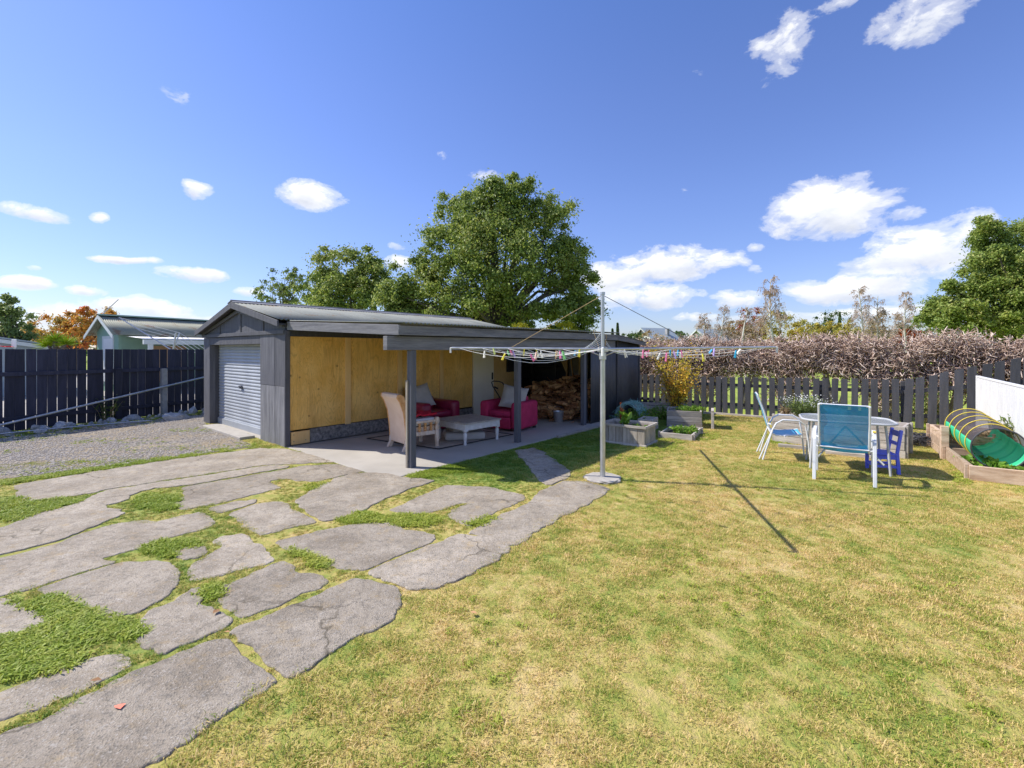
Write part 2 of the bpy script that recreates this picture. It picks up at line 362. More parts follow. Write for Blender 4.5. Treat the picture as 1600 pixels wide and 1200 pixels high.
# plywood: flowing cathedral grain, knots, darker patches
def plywood(name, ca, cb, cc):
    m, t, b = base_mat(name); tc = t.n('ShaderNodeTexCoord'); oi = t.n('ShaderNodeObjectInfo')
    sc = t.n('ShaderNodeVectorMath', operation='SCALE'); sc.inputs[0].default_value = (13, 7, 29); t.l(oi.outputs['Random'], sc.inputs['Scale'])
    ad = t.n('ShaderNodeVectorMath', operation='ADD'); t.l(tc.outputs['Object'], ad.inputs[0]); t.l(sc.outputs[0], ad.inputs[1])
    mp = t.n('ShaderNodeMapping'); mp.inputs['Scale'].default_value = (1, 1, .22); t.l(ad.outputs[0], mp.inputs[0])
    big = t.noise(mp.outputs[0], 3.2, 3, .5, .6)
    rings = t.m('FRACT', t.m('MULTIPLY', big, 24)); line = t.ramp(rings, [(0, .25), (.2, .9), (.75, 1), (1, .25)])
    fine = t.noise(mp.outputs[0], 70, 3, .6)
    patch = t.noise(ad.outputs[0], 2.1, 4, .6)
    vo = t.n('ShaderNodeTexVoronoi'); vo.inputs['Scale'].default_value = 3.1; t.l(ad.outputs[0], vo.inputs['Vector'])
    mp3 = t.n('ShaderNodeMapping'); mp3.inputs['Scale'].default_value = (2.6, 2.6, .5); t.l(ad.outputs[0], mp3.inputs[0])
    rings2 = t.ramp(t.m('FRACT', t.m('MULTIPLY', t.noise(mp3.outputs[0], 6, 2, .5, 1.0), 12)), [(0, .2), (.25, .9), (.8, 1), (1, .2)])
    knot = t.ramp(vo.outputs['Distance'], [(.03, 1), (.09, 0)])
    c = t.mix(t.ramp(patch, [(.35, 0), (.65, 1)]), ca, cb)
    c = t.mix(t.m('MULTIPLY', t.m('SUBTRACT', 1, line), .5), c, cc)
    c = t.mix(t.m('MULTIPLY', t.m('SUBTRACT', 1, rings2), .35), c, cc)
    c = t.mix(t.m('MULTIPLY', knot, .8), c, (cc[0]*.5, cc[1]*.45, cc[2]*.5))
    st = t.n('ShaderNodeMapping'); st.inputs['Scale'].default_value = (1, 3, .25); t.l(ad.outputs[0], st.inputs[0])
    c = t.mix(t.m('MULTIPLY', t.ramp(t.noise(st.outputs[0], 2.2, 5, .65), [(.52, 0), (.7, 1)]), .45), c, cc)
    c = t.mix(t.m('MULTIPLY', fine, .1), c, ca); t.l(c, b.inputs['Base Color']); b.inputs['Roughness'].default_value = .6
    bp = t.n('ShaderNodeBump'); bp.inputs['Strength'].default_value = .15; bp.inputs['Distance'].default_value = .004; t.l(fine, bp.inputs['Height']); t.l(bp.outputs[0], b.inputs['Normal'])
    return m
plywood('plywood', (.92, .58, .17), (.80, .45, .09), (.30, .14, .025))
plywood('plywood_pale', (.78, .54, .24), (.68, .44, .17), (.42, .22, .07))
# glass
m, t, b = base_mat('table_glass'); b.inputs['Base Color'].default_value = (.36, .4, .4, 1); b.inputs['Roughness'].default_value = .2
b.inputs['Transmission Weight'].default_value = .3; b.inputs['IOR'].default_value = 1.45
m, t, b = base_mat('sling_blue')   # woven sling, half see-through
tcn = t.n('ShaderNodeTexCoord'); nn = t.noise(tcn.outputs['Object'], 5, 3)
t.l(t.ramp(nn, [(.3, (.0, .22, .50)), (.7, (.02, .32, .62))]), b.inputs['Base Color']); b.inputs['Roughness'].default_value = .6; b.inputs['Alpha'].default_value = .86
m, t, b = base_mat('sling_pale')
tcn = t.n('ShaderNodeTexCoord'); nn = t.noise(tcn.outputs['Object'], 5, 3)
t.l(t.ramp(nn, [(.3, (.05, .36, .62)), (.7, (.08, .44, .7))]), b.inputs['Base Color']); b.inputs['Roughness'].default_value = .6; b.inputs['Alpha'].default_value = .93
m, t, b = base_mat('tunnel_mesh'); b.inputs['Base Color'].default_value = (.06, .05, .055, 1); b.inputs['Roughness'].default_value = .7; b.inputs['Alpha'].default_value = .8
m, t, b = base_mat('clear_sheet'); b.inputs['Base Color'].default_value = (.35, .3, .22, 1); b.inputs['Roughness'].default_value = .5; b.inputs['Alpha'].default_value = .6
m, t, b = base_mat('window_glass'); b.inputs['Base Color'].default_value = (.08, .1, .12, 1); b.inputs['Roughness'].default_value = .08

# lawn colours shared by the turf sheet and the blades on it
def lawn_color(t, rough_only=False):
    g = t.n('ShaderNodeNewGeometry'); P = g.outputs['Position']
    a = t.noise(P, .6, 3, .55, .3); b_ = t.noise(P, 3.4, 5, .7, .6); c_ = t.noise(P, 16, 3, .7)
    f = t.m('ADD', t.m('ADD', t.m('MULTIPLY', a, .30), t.m('MULTIPLY', b_, .42)), t.m('MULTIPLY', c_, .28))
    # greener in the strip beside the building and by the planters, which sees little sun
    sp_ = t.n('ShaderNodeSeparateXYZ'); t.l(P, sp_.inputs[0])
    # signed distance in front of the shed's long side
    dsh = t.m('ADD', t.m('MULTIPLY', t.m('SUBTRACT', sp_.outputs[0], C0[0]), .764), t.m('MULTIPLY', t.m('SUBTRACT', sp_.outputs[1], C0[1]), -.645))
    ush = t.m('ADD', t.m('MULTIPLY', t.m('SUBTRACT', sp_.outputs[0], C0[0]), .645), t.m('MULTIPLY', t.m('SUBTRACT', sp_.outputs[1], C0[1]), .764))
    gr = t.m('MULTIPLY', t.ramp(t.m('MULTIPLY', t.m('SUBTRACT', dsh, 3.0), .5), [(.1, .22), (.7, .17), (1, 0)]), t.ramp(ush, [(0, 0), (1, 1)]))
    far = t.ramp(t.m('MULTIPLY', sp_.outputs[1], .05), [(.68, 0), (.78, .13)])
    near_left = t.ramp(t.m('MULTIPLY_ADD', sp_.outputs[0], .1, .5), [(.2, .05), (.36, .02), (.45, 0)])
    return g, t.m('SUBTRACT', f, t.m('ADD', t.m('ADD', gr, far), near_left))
C0 = (-4.09, 8.24)
LAWN = [(.25, (.15, .28, .035)), (.38, (.25, .36, .05)), (.46, (.44, .43, .085)), (.53, (.63, .51, .16)), (.62, (.78, .58, .27))]
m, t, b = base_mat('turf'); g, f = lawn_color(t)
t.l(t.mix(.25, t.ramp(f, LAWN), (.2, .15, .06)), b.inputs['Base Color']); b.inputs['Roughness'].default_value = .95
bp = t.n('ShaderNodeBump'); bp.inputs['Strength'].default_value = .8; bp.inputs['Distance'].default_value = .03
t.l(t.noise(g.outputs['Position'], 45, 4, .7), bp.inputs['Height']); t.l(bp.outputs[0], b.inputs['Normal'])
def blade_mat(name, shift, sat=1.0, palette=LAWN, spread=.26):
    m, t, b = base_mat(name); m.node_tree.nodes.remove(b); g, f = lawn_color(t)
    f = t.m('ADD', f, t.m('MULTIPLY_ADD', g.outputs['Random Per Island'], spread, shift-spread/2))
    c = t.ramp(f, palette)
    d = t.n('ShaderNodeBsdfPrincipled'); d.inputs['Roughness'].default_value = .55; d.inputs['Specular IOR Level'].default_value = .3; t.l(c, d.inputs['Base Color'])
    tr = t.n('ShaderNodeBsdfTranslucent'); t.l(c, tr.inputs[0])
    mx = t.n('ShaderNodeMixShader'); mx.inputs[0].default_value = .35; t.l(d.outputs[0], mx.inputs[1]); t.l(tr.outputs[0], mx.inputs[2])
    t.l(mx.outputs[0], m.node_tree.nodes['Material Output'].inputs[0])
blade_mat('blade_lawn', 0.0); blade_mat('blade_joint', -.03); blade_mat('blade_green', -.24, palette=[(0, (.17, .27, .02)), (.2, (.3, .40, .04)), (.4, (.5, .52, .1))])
leafmat('leaf_oak', [(.07, .12, .03), (.17, .25, .045), (.31, .38, .08), (.48, .46, .16)], gscale=.5)
leafmat('leaf_dark', [(.04, .08, .02), (.08, .14, .03), (.15, .2, .05)], gscale=.5)
leafmat('leaf_light', [(.12, .18, .05), (.22, .29, .08), (.33, .38, .14)], gscale=.6)
leafmat('leaf_autumn', [(.5, .1, .03), (.65, .22, .04), (.58, .36, .07), (.26, .28, .06)], gscale=.35, posvar=.6)
leafmat('leaf_lime', [(.2, .34, .01), (.36, .5, .02), (.5, .6, .04)])
leafmat('leaf_gold', [(.3, .33, .01), (.48, .45, .02), (.6, .55, .05)])
leafmat('leaf_yellow', [(.22, .26, .05), (.44, .38, .07), (.6, .48, .09)], gscale=.5, posvar=.5)
leafmat('leaf_shrub', [(.3, .34, .04), (.56, .46, .05), (.75, .5, .05), (.68, .28, .06)], gscale=2.5, posvar=.45)
leafmat('leaf_brown', [(.26, .18, .1), (.42, .3, .16), (.36, .34, .12)], gscale=.5)
leafmat('leaf_rust', [(.3, .06, .02), (.4, .12, .03)], gscale=.5)
leafmat('hedge_twig', [(.16, .095, .07), (.38, .26, .195), (.66, .5, .41), (.84, .72, .62)], trans=0, rough=.85, gscale=3, posvar=.25)
leafmat('leaf_birch', [(.4, .27, .18), (.55, .42, .3)], gscale=.5)
leafmat('leaf_weed', [(.08, .18, .015), (.16, .32, .03), (.27, .43, .05)], gscale=4)
leafmat('leaf_hedge_dead', [(.2, .13, .09), (.42, .31, .23), (.6, .48, .38)], gscale=1.5, trans=.1)
leafmat('petal', [(.7, .7, .66), (.82, .82, .78)], trans=.2)
# gravel
m, t, b = base_mat('gravel'); g = t.n('ShaderNodeNewGeometry'); vo = t.n('ShaderNodeTexVoronoi'); vo.inputs['Scale'].default_value = 38; t.l(g.outputs['Position'], vo.inputs['Vector'])
sv = t.n('ShaderNodeSeparateColor'); t.l(vo.outputs['Color'], sv.inputs[0])
cc = t.ramp(sv.outputs[0], [(0, (.12, .105, .09)), (.5, (.24, .21, .18)), (1, (.40, .36, .31))])
cc = t.mix(t.ramp(t.noise(g.outputs['Position'], 1.1, 5, .6), [(.45, 0), (.6, .6)]), cc, (.33, .25, .14)); cc = t.mix(t.ramp(t.noise(g.outputs['Position'], .8, 4, .6), [(.5, 0), (.62, .7)]), cc, (.36, .29, .19)); t.l(cc, b.inputs['Base Color']); b.inputs['Roughness'].default_value = .95
bp = t.n('ShaderNodeBump'); bp.inputs['Strength'].default_value = 1; bp.inputs['Distance'].default_value = .02; bp.invert = True; t.l(vo.outputs['Distance'], bp.inputs['Height']); t.l(bp.outputs[0], b.inputs['Normal'])
leafmat('pebble', [(.15, .125, .10), (.27, .23, .19), (.38, .335, .28), (.5, .45, .39)], trans=0, rough=.9, posvar=0)
m, t, b = base_mat('paddock'); g = t.n('ShaderNodeNewGeometry')
t.l(t.ramp(t.noise(g.outputs['Position'], .5, 5, .6), [(.35, (.22, .30, .035)), (.65, (.38, .44, .07))]), b.inputs['Base Color']); b.inputs['Roughness'].default_value = .95
bp = t.n('ShaderNodeBump'); bp.inputs['Strength'].default_value = .6; bp.inputs['Distance'].default_value = .05; t.l(t.noise(g.outputs['Position'], 12, 4, .7), bp.inputs['Height']); t.l(bp.outputs[0], b.inputs['Normal'])
# ================================================================ GROUND
GZ = -.011                                          # turf level; slab tops lie at 0
def poly_obj(name, pts, z, mat, parent=None):
    me = bpy.data.meshes.new(name); me.from_pydata([(p[0], p[1], z) for p in pts], [], [tuple(range(len(pts)))])
    me.materials.append(mat); bm = bmesh.new(); bm.from_mesh(me); bmesh.ops.recalc_face_normals(bm, faces=bm.faces)
    for f in bm.faces:
        if f.normal.z < 0: f.normal_flip()
    bm.to_mesh(me); bm.free(); return link(name, me, parent)
tag(poly_obj('ground', [(-600, -200), (600, -200), (600, 1200), (-600, 1200)], GZ-.02, MC['paddock']), kind='structure')
FA0 = Vector((-10.9, 9.72, 0)) + (Vector((-10.9, 9.72, 0))-Vector((-9.06, 13.4, 0))).normalized()*3.2
FB0 = Vector((-9.06, 13.4, 0)) + (Vector((-9.06, 13.4, 0))-Vector((-10.9, 9.72, 0))).normalized()*4
LAWNP = [(-14, -3), (14, -3), (14, 8.6), (9.9, 9.4), (5.36, 12.75), (3.2, 14.4), (-8.3, 14.4), (-12.2, 7.0), (-14, 3.5)]
yard = [(-30, 2), (FA0.x-.2, FA0.y), (FB0.x-.2, FB0.y), (-6, 24), (-40, 40)]
tag(poly_obj('neighbour_yard', yard, GZ-.008, MC['concrete_pad']), kind='structure')
tag(poly_obj('lawn', LAWNP, GZ, MC['turf']), kind='structure')
FA, FB = Vector((-12.6, 6.4, 0)), Vector((-7.6, 16.2, 0))         # left fence line ends
FA = Vector((-10.9, 9.72, 0)) + (Vector((-10.9, 9.72, 0))-Vector((-9.06, 13.4, 0))).normalized()*3.2
FB = Vector((-9.06, 13.4, 0)) + (Vector((-9.06, 13.4, 0))-Vector((-10.9, 9.72, 0))).normalized()*4
gravel_poly = [(FA.x+.1, FA.y), (-10.75, 9.72), (-8.95, 13.4), (-7.2, 10.7), G(400, 697)[:2], G(260, 716)[:2], G(130, 733)[:2], G(0, 748)[:2], G(-300, 790)[:2]]
gv = poly_obj('gravel_drive', gravel_poly, GZ+.006, MC['gravel']); tag(gv, kind='structure')

def inpoly(P, poly):
    x, y = P[:, 0], P[:, 1]; r = np.zeros(len(P), bool); n = len(poly)
    for i in range(n):
        x1, y1 = poly[i][:2]; x2, y2 = poly[(i+1) % n][:2]
        if y1 == y2: continue
        c = ((y1 > y) != (y2 > y)) & (x < (x2-x1)*(y-y1)/(y2-y1)+x1); r ^= c
    return r
SL = {
 'A': [(26,758),(55,752),(130,739),(260,719),(405,700),(444,701),(500,714),(522,721),(455,724),(415,725),(320,740),(167,763),(150,768),(117,773),(56,782),(39,777)],
 'B': [(287,761),(400,741),(452,732.5),(470,728),(528,725),(572,735),(556,739),(505,748),(490,751),(460,748),(437,747),(420,750),(424,756),(436,762),(420,765),(365,779),(292,794),(281,791),(276,785),(293,772)],
 'B2': [(-40,876),(0,864),(100,839),(130,826),(165,812),(193,801),(185,796),(162,794),(161,789),(195,780),(195,775),(217,767),(240,761),(272,759),(300,756),(400,738),(446,730.5),(450,728),(415,728),(320,743),(167,766),(156,770),(140,779),(110,790),(56,803),(43,810),(9,823),(-40,832)],
 'C': [(-40,884),(0,872),(100,846),(132,832),(187,817),(240,816),(312,800),(332,815),(325,822),(275,835),(195,860),(157,870),(158,875),(178,877),(162,881),(100,901),(0,928),(-40,940)],
 'D': [(66,918),(100,906),(122,899),(162,887),(195,879),(240,877),(262,881),(274,892),(273,910),(260,925),(220,950),(182,961),(162,960),(150,954),(130,952),(115,942),(100,934),(80,927)],
 'E': [(0,936),(26,944),(74,964),(71,975),(0,996),(-35,1005),(-40,942)],
 'F': [(186,1024),(199,1037),(143,1066),(74,1096),(0,1118),(-30,1126),(-30,1096),(0,1085),(65,1057),(130,1033)],
 'G': [(228,970),(240,952),(275,940),(305,918),(315,921),(307,930),(306,940),(317,950),(337,957),(352,962),(360,968),(350,976),(332,983),(255,1018),(248,1007),(228,1001)],
 'H': [(298,893),(307,878),(325,868),(353,851),(340,847),(347,838),(375,834),(385,837),(390,848),(412,862),(425,874),(412,880),(375,887),(337,898),(312,904),(302,903)],
 'H2': [(275,861),(290,856),(317,855),(320,862),(307,870),(292,872),(280,868)],
 'I': [(348,915),(375,905),(402,892),(428,881),(440,877),(450,882),(455,893),(475,896),(500,900),(507,909),(495,918),(440,940),(380,961),(370,958),(354,945),(348,930)],
 'J': [(361,802),(400,787),(430,784),(449,787),(455,797),(475,802),(491,815),(445,824),(407,834),(397,827),(385,815)],
 'J2': [(331,793),(365,784),(398,780),(395,786),(345,799)],
 'K': [(465,782),(487,767),(547,739),(585,739),(677,751),(634,764),(543,806),(508,812),(482,801),(471,790)],
 'L': [(612,795),(699,758),(760,760),(816,773),(816,780),(773,797),(734,819),(712,810),(703,803),(734,786),(721,784),(677,797),(643,801)],
 'M': [(435,845),(543,821),(608,816),(630,829),(677,836),(673,847),(573,888),(543,886),(517,881),(504,871),(452,855)],
 'N1':[(881,751),(915,753),(950,764),(920,784),(868,810),(807,849),(794,852),(747,836),(732,833),(824,788),(833,782),(845,768)],
 'N2':[(725,835),(773,841),(797,855),(773,875),(677,916),(656,918),(612,905),(578,892),(664,853)],
 'N3':[(552,905),(612,916),(621,940),(612,964),(543,996),(456,1055),(439,1055),(409,1031),(360,988),(433,957)],
 'N4':[(342,1000),(360,996),(433,1057),(433,1063),(325,1126),(208,1200),(130,1250),(-60,1380),(-60,1175),(0,1152),(130,1091),(243,1040)],
 'P': [(807,704),(833,700),(859,715),(889,736),(885,746),(862,757),(846,751)]}
paving = empty('paving', (0, 0, 0), 0, kind='structure')
def ring_smooth(pts, step=.05, jit=.012, seed=0):
    rr = np.random.default_rng(seed); out = []; n = len(pts)
    for i in range(n):
        a = np.array(pts[i]); b = np.array(pts[(i+1) % n]); L = np.linalg.norm(b-a); k = max(1, int(L/step)); d = (b-a)/max(L, 1e-6); q = np.array([-d[1], d[0]])
        o1 = 0
        for j in range(k):
            t = j/k; o1 = o1*.75+rr.normal()*jit*.7
            w_ = math.sin(math.pi*t); out.append(a+(b-a)*t+q*o1*(.3+w_))
    # chaikin once to round corners
    res = []
    for i in range(len(out)):
        p, q = out[i], out[(i+1) % len(out)]; res.append(p*.75+q*.25); res.append(p*.25+q*.75)
    return res
def seg_dist(P, poly):
    P = np.asarray(P, float); d = np.full(len(P), 9.0)
    for i in range(len(poly)):
        a_, b_ = np.array(poly[i-1]), np.array(poly[i]); e_ = b_-a_; t_ = np.clip(((P-a_)@e_)/max(e_@e_, 1e-9), 0, 1)[:, None]; d = np.minimum(d, np.linalg.norm(P-(a_+e_*t_), axis=1))
    return d
RAW = []
for k, P in SL.items():
    P = [(1400+(x-1400)*1.15, 547+(y-547)*1.15) if x <= -30 else (x, y) for x, y in P]
    pts = [G(x, y)[:2] for x, y in P]
    if sum(pts[i][0]*pts[(i+1) % len(pts)][1]-pts[(i+1) % len(pts)][0]*pts[i][1] for i in range(len(pts))) < 0: pts = pts[::-1]
    RAW.append(pts)
slab_polys = RAW
for si, (k, P) in enumerate(SL.items()):
    pts = RAW[si]; rg = ring_smooth(pts, .03, .013, si+3); n = len(rg); A_ = np.array(rg)
    dd_ = np.min([seg_dist(A_, q) for j, q in enumerate(RAW) if j != si], axis=0)
    ex = np.clip((dd_-.03)*.5, -.006, .03)
    T_ = np.roll(A_, -1, 0)-np.roll(A_, 1, 0); T_ /= np.maximum(np.linalg.norm(T_, axis=1, keepdims=True), 1e-6)
    A_ = A_-np.c_[-T_[:, 1], T_[:, 0]]*ex[:, None]; rg = [p for p in A_]
    def inset(d):
        o = []
        for i in range(n):
            a, b = rg[i-1], rg[(i+1) % n]; t_ = (b-a)/max(np.linalg.norm(b-a), 1e-6); o.append(rg[i]+np.array([-t_[1], t_[0]])*d)
        return o
    vs = []; tz = random.uniform(-.004, .004)
    for d, z in ((0, GZ-.01), (0, -.008), (.004, -.003), (.010, 0)):
        for p in inset(d): vs.append((p[0], p[1], z+tz))
    fs = []
    for r_ in range(3):
        for i in range(n): fs.append((r_*n+i, r_*n+(i+1) % n, (r_+1)*n+(i+1) % n, (r_+1)*n+i))
    fs.append(tuple(3*n+i for i in range(n)))
    cx = sum(p[0] for p in pts)/len(pts); cy = sum(p[1] for p in pts)/len(pts)
    me = bpy.data.meshes.new('slab'); me.from_pydata([(x-cx, y-cy, z) for x, y, z in vs], [], fs); me.materials.append(MC['concrete'])
    o = link('slab', me, paving, (cx, cy, 0))
    if k == 'N4': tag(o, 'large rough concrete slab with a small orange paint mark'); 
    if k == 'D': tag(o, 'rounded oblong slab set in grass')
pm = [G(x, y, .0025) for x, y in ((178,1104),(188,1101),(197,1100),(193,1104),(188,1109),(180,1107))]
tag(poly_obj('paint_mark', [p[:2] for p in pm], .0065, MC['orange_paint']), 'small orange paint splash on the large foreground slab', 'paint mark')

# ---- concrete floor of the shed
GA = math.atan2(.645, .764)
def shed_pt(v, u): return (C0[0]+.764*v+.645*u, C0[1]-.645*v+.764*u)
floor = [shed_pt(-3.9, .03), shed_pt(3.19, -.02), shed_pt(3.22, 6.9), shed_pt(3.0, 8.6), shed_pt(-3.9, 8.6)]
fo = MB().prism([(x, y, 0) for x, y in floor], (0, 0, GZ-.05), (0, 0, .0)); fo = fo.build('shed_floor', MC['concrete_floor'], bevel=.012); tag(fo, kind='structure')
e = MB().bar((*shed_pt(3.26, 3.9), -.005), (*shed_pt(3.26, 6.85), -.005), .07, .08).build('edging_board', MC['grey_wood'], fo, bevel=.004)
sill = MB().prism([(*shed_pt(v, u), 0) for v, u in ((-3.6, -.02), (-1.35, -.02), (-1.35, -.3), (-3.6, -.3))], (0, 0, GZ-.03), (0, 0, .045)).build('door_sill', MC['concrete_pad'], fo, bevel=.012)

# ================================================================ GRASS (stuff)
def clump(name, n, hgt, rad, mat, lean=.8, wd=.0032, seed=1, broad=False):
    r = np.random.default_rng(seed); base = np.c_[r.normal(0, rad*.55, (n, 2)), np.zeros(n)-.005]
    az_ = r.uniform(0, 2*np.pi, n); ln = r.uniform(.15, lean, n); h = hgt*r.uniform(.45, 1.15, n)
    d = np.c_[np.cos(az_), np.sin(az_), np.zeros(n)]; s = np.c_[-np.sin(az_+r.normal(0, .5, n)), np.cos(az_), np.zeros(n)]
    ww = wd*r.uniform(.6, 1.4, n)[:, None]
    mid = base+d*(h*ln*.45)[:, None]+np.c_[np.zeros((n, 2)), h*.62]; tip = base+d*(h*ln*1.25)[:, None]+np.c_[np.zeros((n, 2)), h*(1-.35*ln)]
    if broad: V = np.stack([base-s*ww*.2, base+s*ww*.2, mid+s*ww, mid-s*ww, tip], 1)
    else: V = np.stack([base-s*ww, base+s*ww, mid+s*ww*.8, mid-s*ww*.8, tip], 1)
    V = V.reshape(-1, 3); k = (np.arange(n)*5)[:, None]
    Fc = np.concatenate([k+np.array([[0, 1, 2]]), k+np.array([[0, 2, 3]]), k+np.array([[3, 2, 4]])])
    return np_mesh(name, V, Fc, mat)
def scatter(name, meshes, P, scl, mat_dummy, label, cat):
    cc = bpy.data.collections.new(name+'_clumps')
    for i, me in enumerate(meshes):
        o = bpy.data.objects.new(name+'_clump', me); cc.objects.link(o)
    me = bpy.data.meshes.new(name); N = len(P); me.vertices.add(N); me.vertices.foreach_set('co', np.asarray(P, np.float32).ravel())
    a = me.attributes.new('scl', 'FLOAT', 'POINT'); a.data.foreach_set('value', np.asarray(scl, np.float32))
    a = me.attributes.new('rz', 'FLOAT', 'POINT'); a.data.foreach_set('value', rng.uniform(0, 6.283, N).astype(np.float32))
    a = me.attributes.new('pick', 'INT', 'POINT'); a.data.foreach_set('value', rng.integers(0, len(meshes), N).astype(np.int32))
    o = link(name, me); tag(o, label, cat, kind='stuff')
    ng = bpy.data.node_groups.new(name, 'GeometryNodeTree')
    ng.interface.new_socket('Geometry', in_out='INPUT', socket_type='NodeSocketGeometry'); ng.interface.new_socket('Geometry', in_out='OUTPUT', socket_type='NodeSocketGeometry')
    N_ = ng.nodes; L_ = ng.links
    gi = N_.new('NodeGroupInput'); go = N_.new('NodeGroupOutput'); ins = N_.new('GeometryNodeInstanceOnPoints'); ci = N_.new('GeometryNodeCollectionInfo')
    ci.inputs['Collection'].default_value = cc; ci.inputs['Separate Children'].default_value = True; ci.inputs['Reset Children'].default_value = True
    def attr(nm, ty):
        x = N_.new('GeometryNodeInputNamedAttribute'); x.data_type = ty; x.inputs['Name'].default_value = nm; return [s for s in x.outputs if s.enabled][0]
    cb = N_.new('ShaderNodeCombineXYZ'); L_.new(attr('rz', 'FLOAT'), cb.inputs[2]); e2r = N_.new('FunctionNodeEulerToRotation'); L_.new(cb.outputs[0], e2r.inputs[0])
    cs = N_.new('ShaderNodeCombineXYZ'); sa = attr('scl', 'FLOAT')
    for i in range(3): L_.new(sa, cs.inputs[i])
    L_.new(gi.outputs[0], ins.inputs['Points']); L_.new(ci.outputs[0], ins.inputs['Instance']); ins.inputs['Pick Instance'].default_value = True
    L_.new(attr('pick', 'INT'), ins.inputs['Instance Index']); L_.new(e2r.outputs[0], ins.inputs['Rotation']); L_.new(cs.outputs[0], ins.inputs['Scale'])
    L_.new(ins.outputs[0], go.inputs[0]); md = o.modifiers.new('scatter', 'NODES'); md.node_group = ng
    return o
def vnoise(P, s, seed=0):
    """smooth value noise for placing"""
    r = np.random.default_rng(seed); g = r.random((64, 64)); x = (P[:, 0]*s) % 63; y = (P[:, 1]*s) % 63
    i = x.astype(int); j = y.astype(int); fx = x-i; fy = y-j; fx = fx*fx*(3-2*fx); fy = fy*fy*(3-2*fy)
    return (g[i, j]*(1-fx)+g[(i+1) % 64, j]*fx)*(1-fy)+(g[i, (j+1) % 64]*(1-fx)+g[(i+1) % 64, (j+1) % 64]*fx)*fy
def region_mask(P, m=0.0):
    bad = np.zeros(len(P), bool)
    for q in slab_polys:
        pp = np.array(q); c = pp.mean(0); bad |= inpoly(P, q)
    bad |= inpoly(P, [shed_pt(-3.9, .0), shed_pt(3.22, -.03), shed_pt(3.31, 8.6), shed_pt(-3.9, 8.6)])
    bad |= np.hypot(P[:, 0]-1.24, P[:, 1]-6.2) < .2
    return ~bad
NP = 75000
P = np.c_[rng.uniform(-11, 11, NP), rng.uniform(.7, 14, NP)]
keep = inpoly(P, LAWNP) & region_mask(P) & ~inpoly(P, gravel_poly) & (np.abs(P[:, 0]) < P[:, 1]*1.5+2.0)
P = P[keep]
# paved zone: left of the strip edge line
strip = [G(x, y)[:2] for x, y in ((950,764),(868,812),(794,854),(677,918),(620,945),(612,966),(456,1057),(433,1064),(325,1128),(208,1202),(-300,1500),(-900,1000),(-500,760),(405,697),(447,700),(623,745),(880,749))]
pav = inpoly(P, strip); lawnP = P[~pav]; jp = P[pav]
tall = vnoise(lawnP, 2.3, 5)
lm = [clump('grass_clump', 54, .030, .065, MC['blade_lawn'], 1.25, .0017, s) for s in (1, 2, 3, 4)]
scatter('lawn_grass', lm, np.c_[lawnP, np.full(len(lawnP), GZ)], .65+.6*tall+rng.uniform(-.1, .2, len(lawnP)), None, 'dry mown lawn, green mixed with straw blades', 'grass')
# dense extra growth in the joints
Q = np.c_[rng.uniform(-9, 2, 60000), rng.uniform(.8, 10, 60000)]
Q = Q[inpoly(Q, strip) & region_mask(Q)]
d_ = vnoise(Q, 3.1, 9); Q = Q[d_ > .22]; d_ = d_[d_ > .22]
jm = [clump('joint_clump', 34, .026, .03, MC['blade_joint'], 1.3, .0020, s) for s in (11, 12, 13)]
scatter('joint_grass', jm, np.c_[Q, np.full(len(Q), GZ)], .4+.65*d_, None, 'short tufty grass growing in the joints between the slabs', 'grass')
# lush green patches and weeds
def patch(cx, cy, rx, ry, n):
    a = rng.uniform(0, 6.283, n); r = np.sqrt(rng.uniform(0, 1, n)); pts = [G(cx+rx*math.cos(x)*y, cy+ry*math.sin(x)*y)[:2] for x, y in zip(a, r)]; return np.array(pts)
W = np.concatenate([patch(70,975,120,40,700), patch(40,1030,90,28,350), patch(110,940,50,16,160), patch(250,783,40,14,300), patch(60,787,75,12,400), patch(30,805,40,8,160),
    patch(640,812,50,10,260), patch(560,808,40,9,170), patch(770,815,45,9,160), patch(500,875,22,12,120), patch(470,860,20,8,80), patch(270,855,50,14,200), patch(200,985,35,12,90), patch(330,925,20,12,60),
    patch(890,770,30,3,10), patch(500,760,30,8,80), patch(690,735,55,4,320), patch(655,742,34,5,160), patch(250,722,140,4,100),
    patch(1000,715,40,6,60), patch(1040,690,30,6,120), patch(1100,680,28,8,150), patch(1120,665,30,6,120), patch(1030,700,40,5,80), patch(1240,690,60,4,90), patch(1505,735,18,22,170), patch(1495,715,14,16,100), patch(1440,665,40,5,120),
    patch(890,690,60,4,50), patch(860,700,60,3,60), patch(700,728,30,4,90), patch(1330,690,60,6,80)])
gs = []
for i in range(60):
    u_ = rng.uniform(0, 1); x = -10+u_*415; y = 756-u_*60; gs.append(patch(x, y, 12, 3.2, 16))
W = np.concatenate([W]+gs); W = W[region_mask(W)]
wm = [clump('weed_clump', 20, .042, .035, MC['blade_green'], 1.4, .0042, s, True) for s in (21, 22, 23)]
scatter('weeds', wm, np.c_[W, np.full(len(W), GZ)], rng.uniform(.5, 1.15, len(W)), None, 'bright green weeds and lush grass in patches between slabs and along edges', 'weeds')
# scattered clover/dandelion rosettes in the lawn
Wl = lawnP[(vnoise(lawnP, 1.3, 31) > .62) & (rng.random(len(lawnP)) < .14)]
scatter('lawn_weeds', wm, np.c_[Wl, np.full(len(Wl), GZ)], rng.uniform(.4, .95, len(Wl)), None, 'small green weed rosettes scattered through the dry lawn', 'weeds')
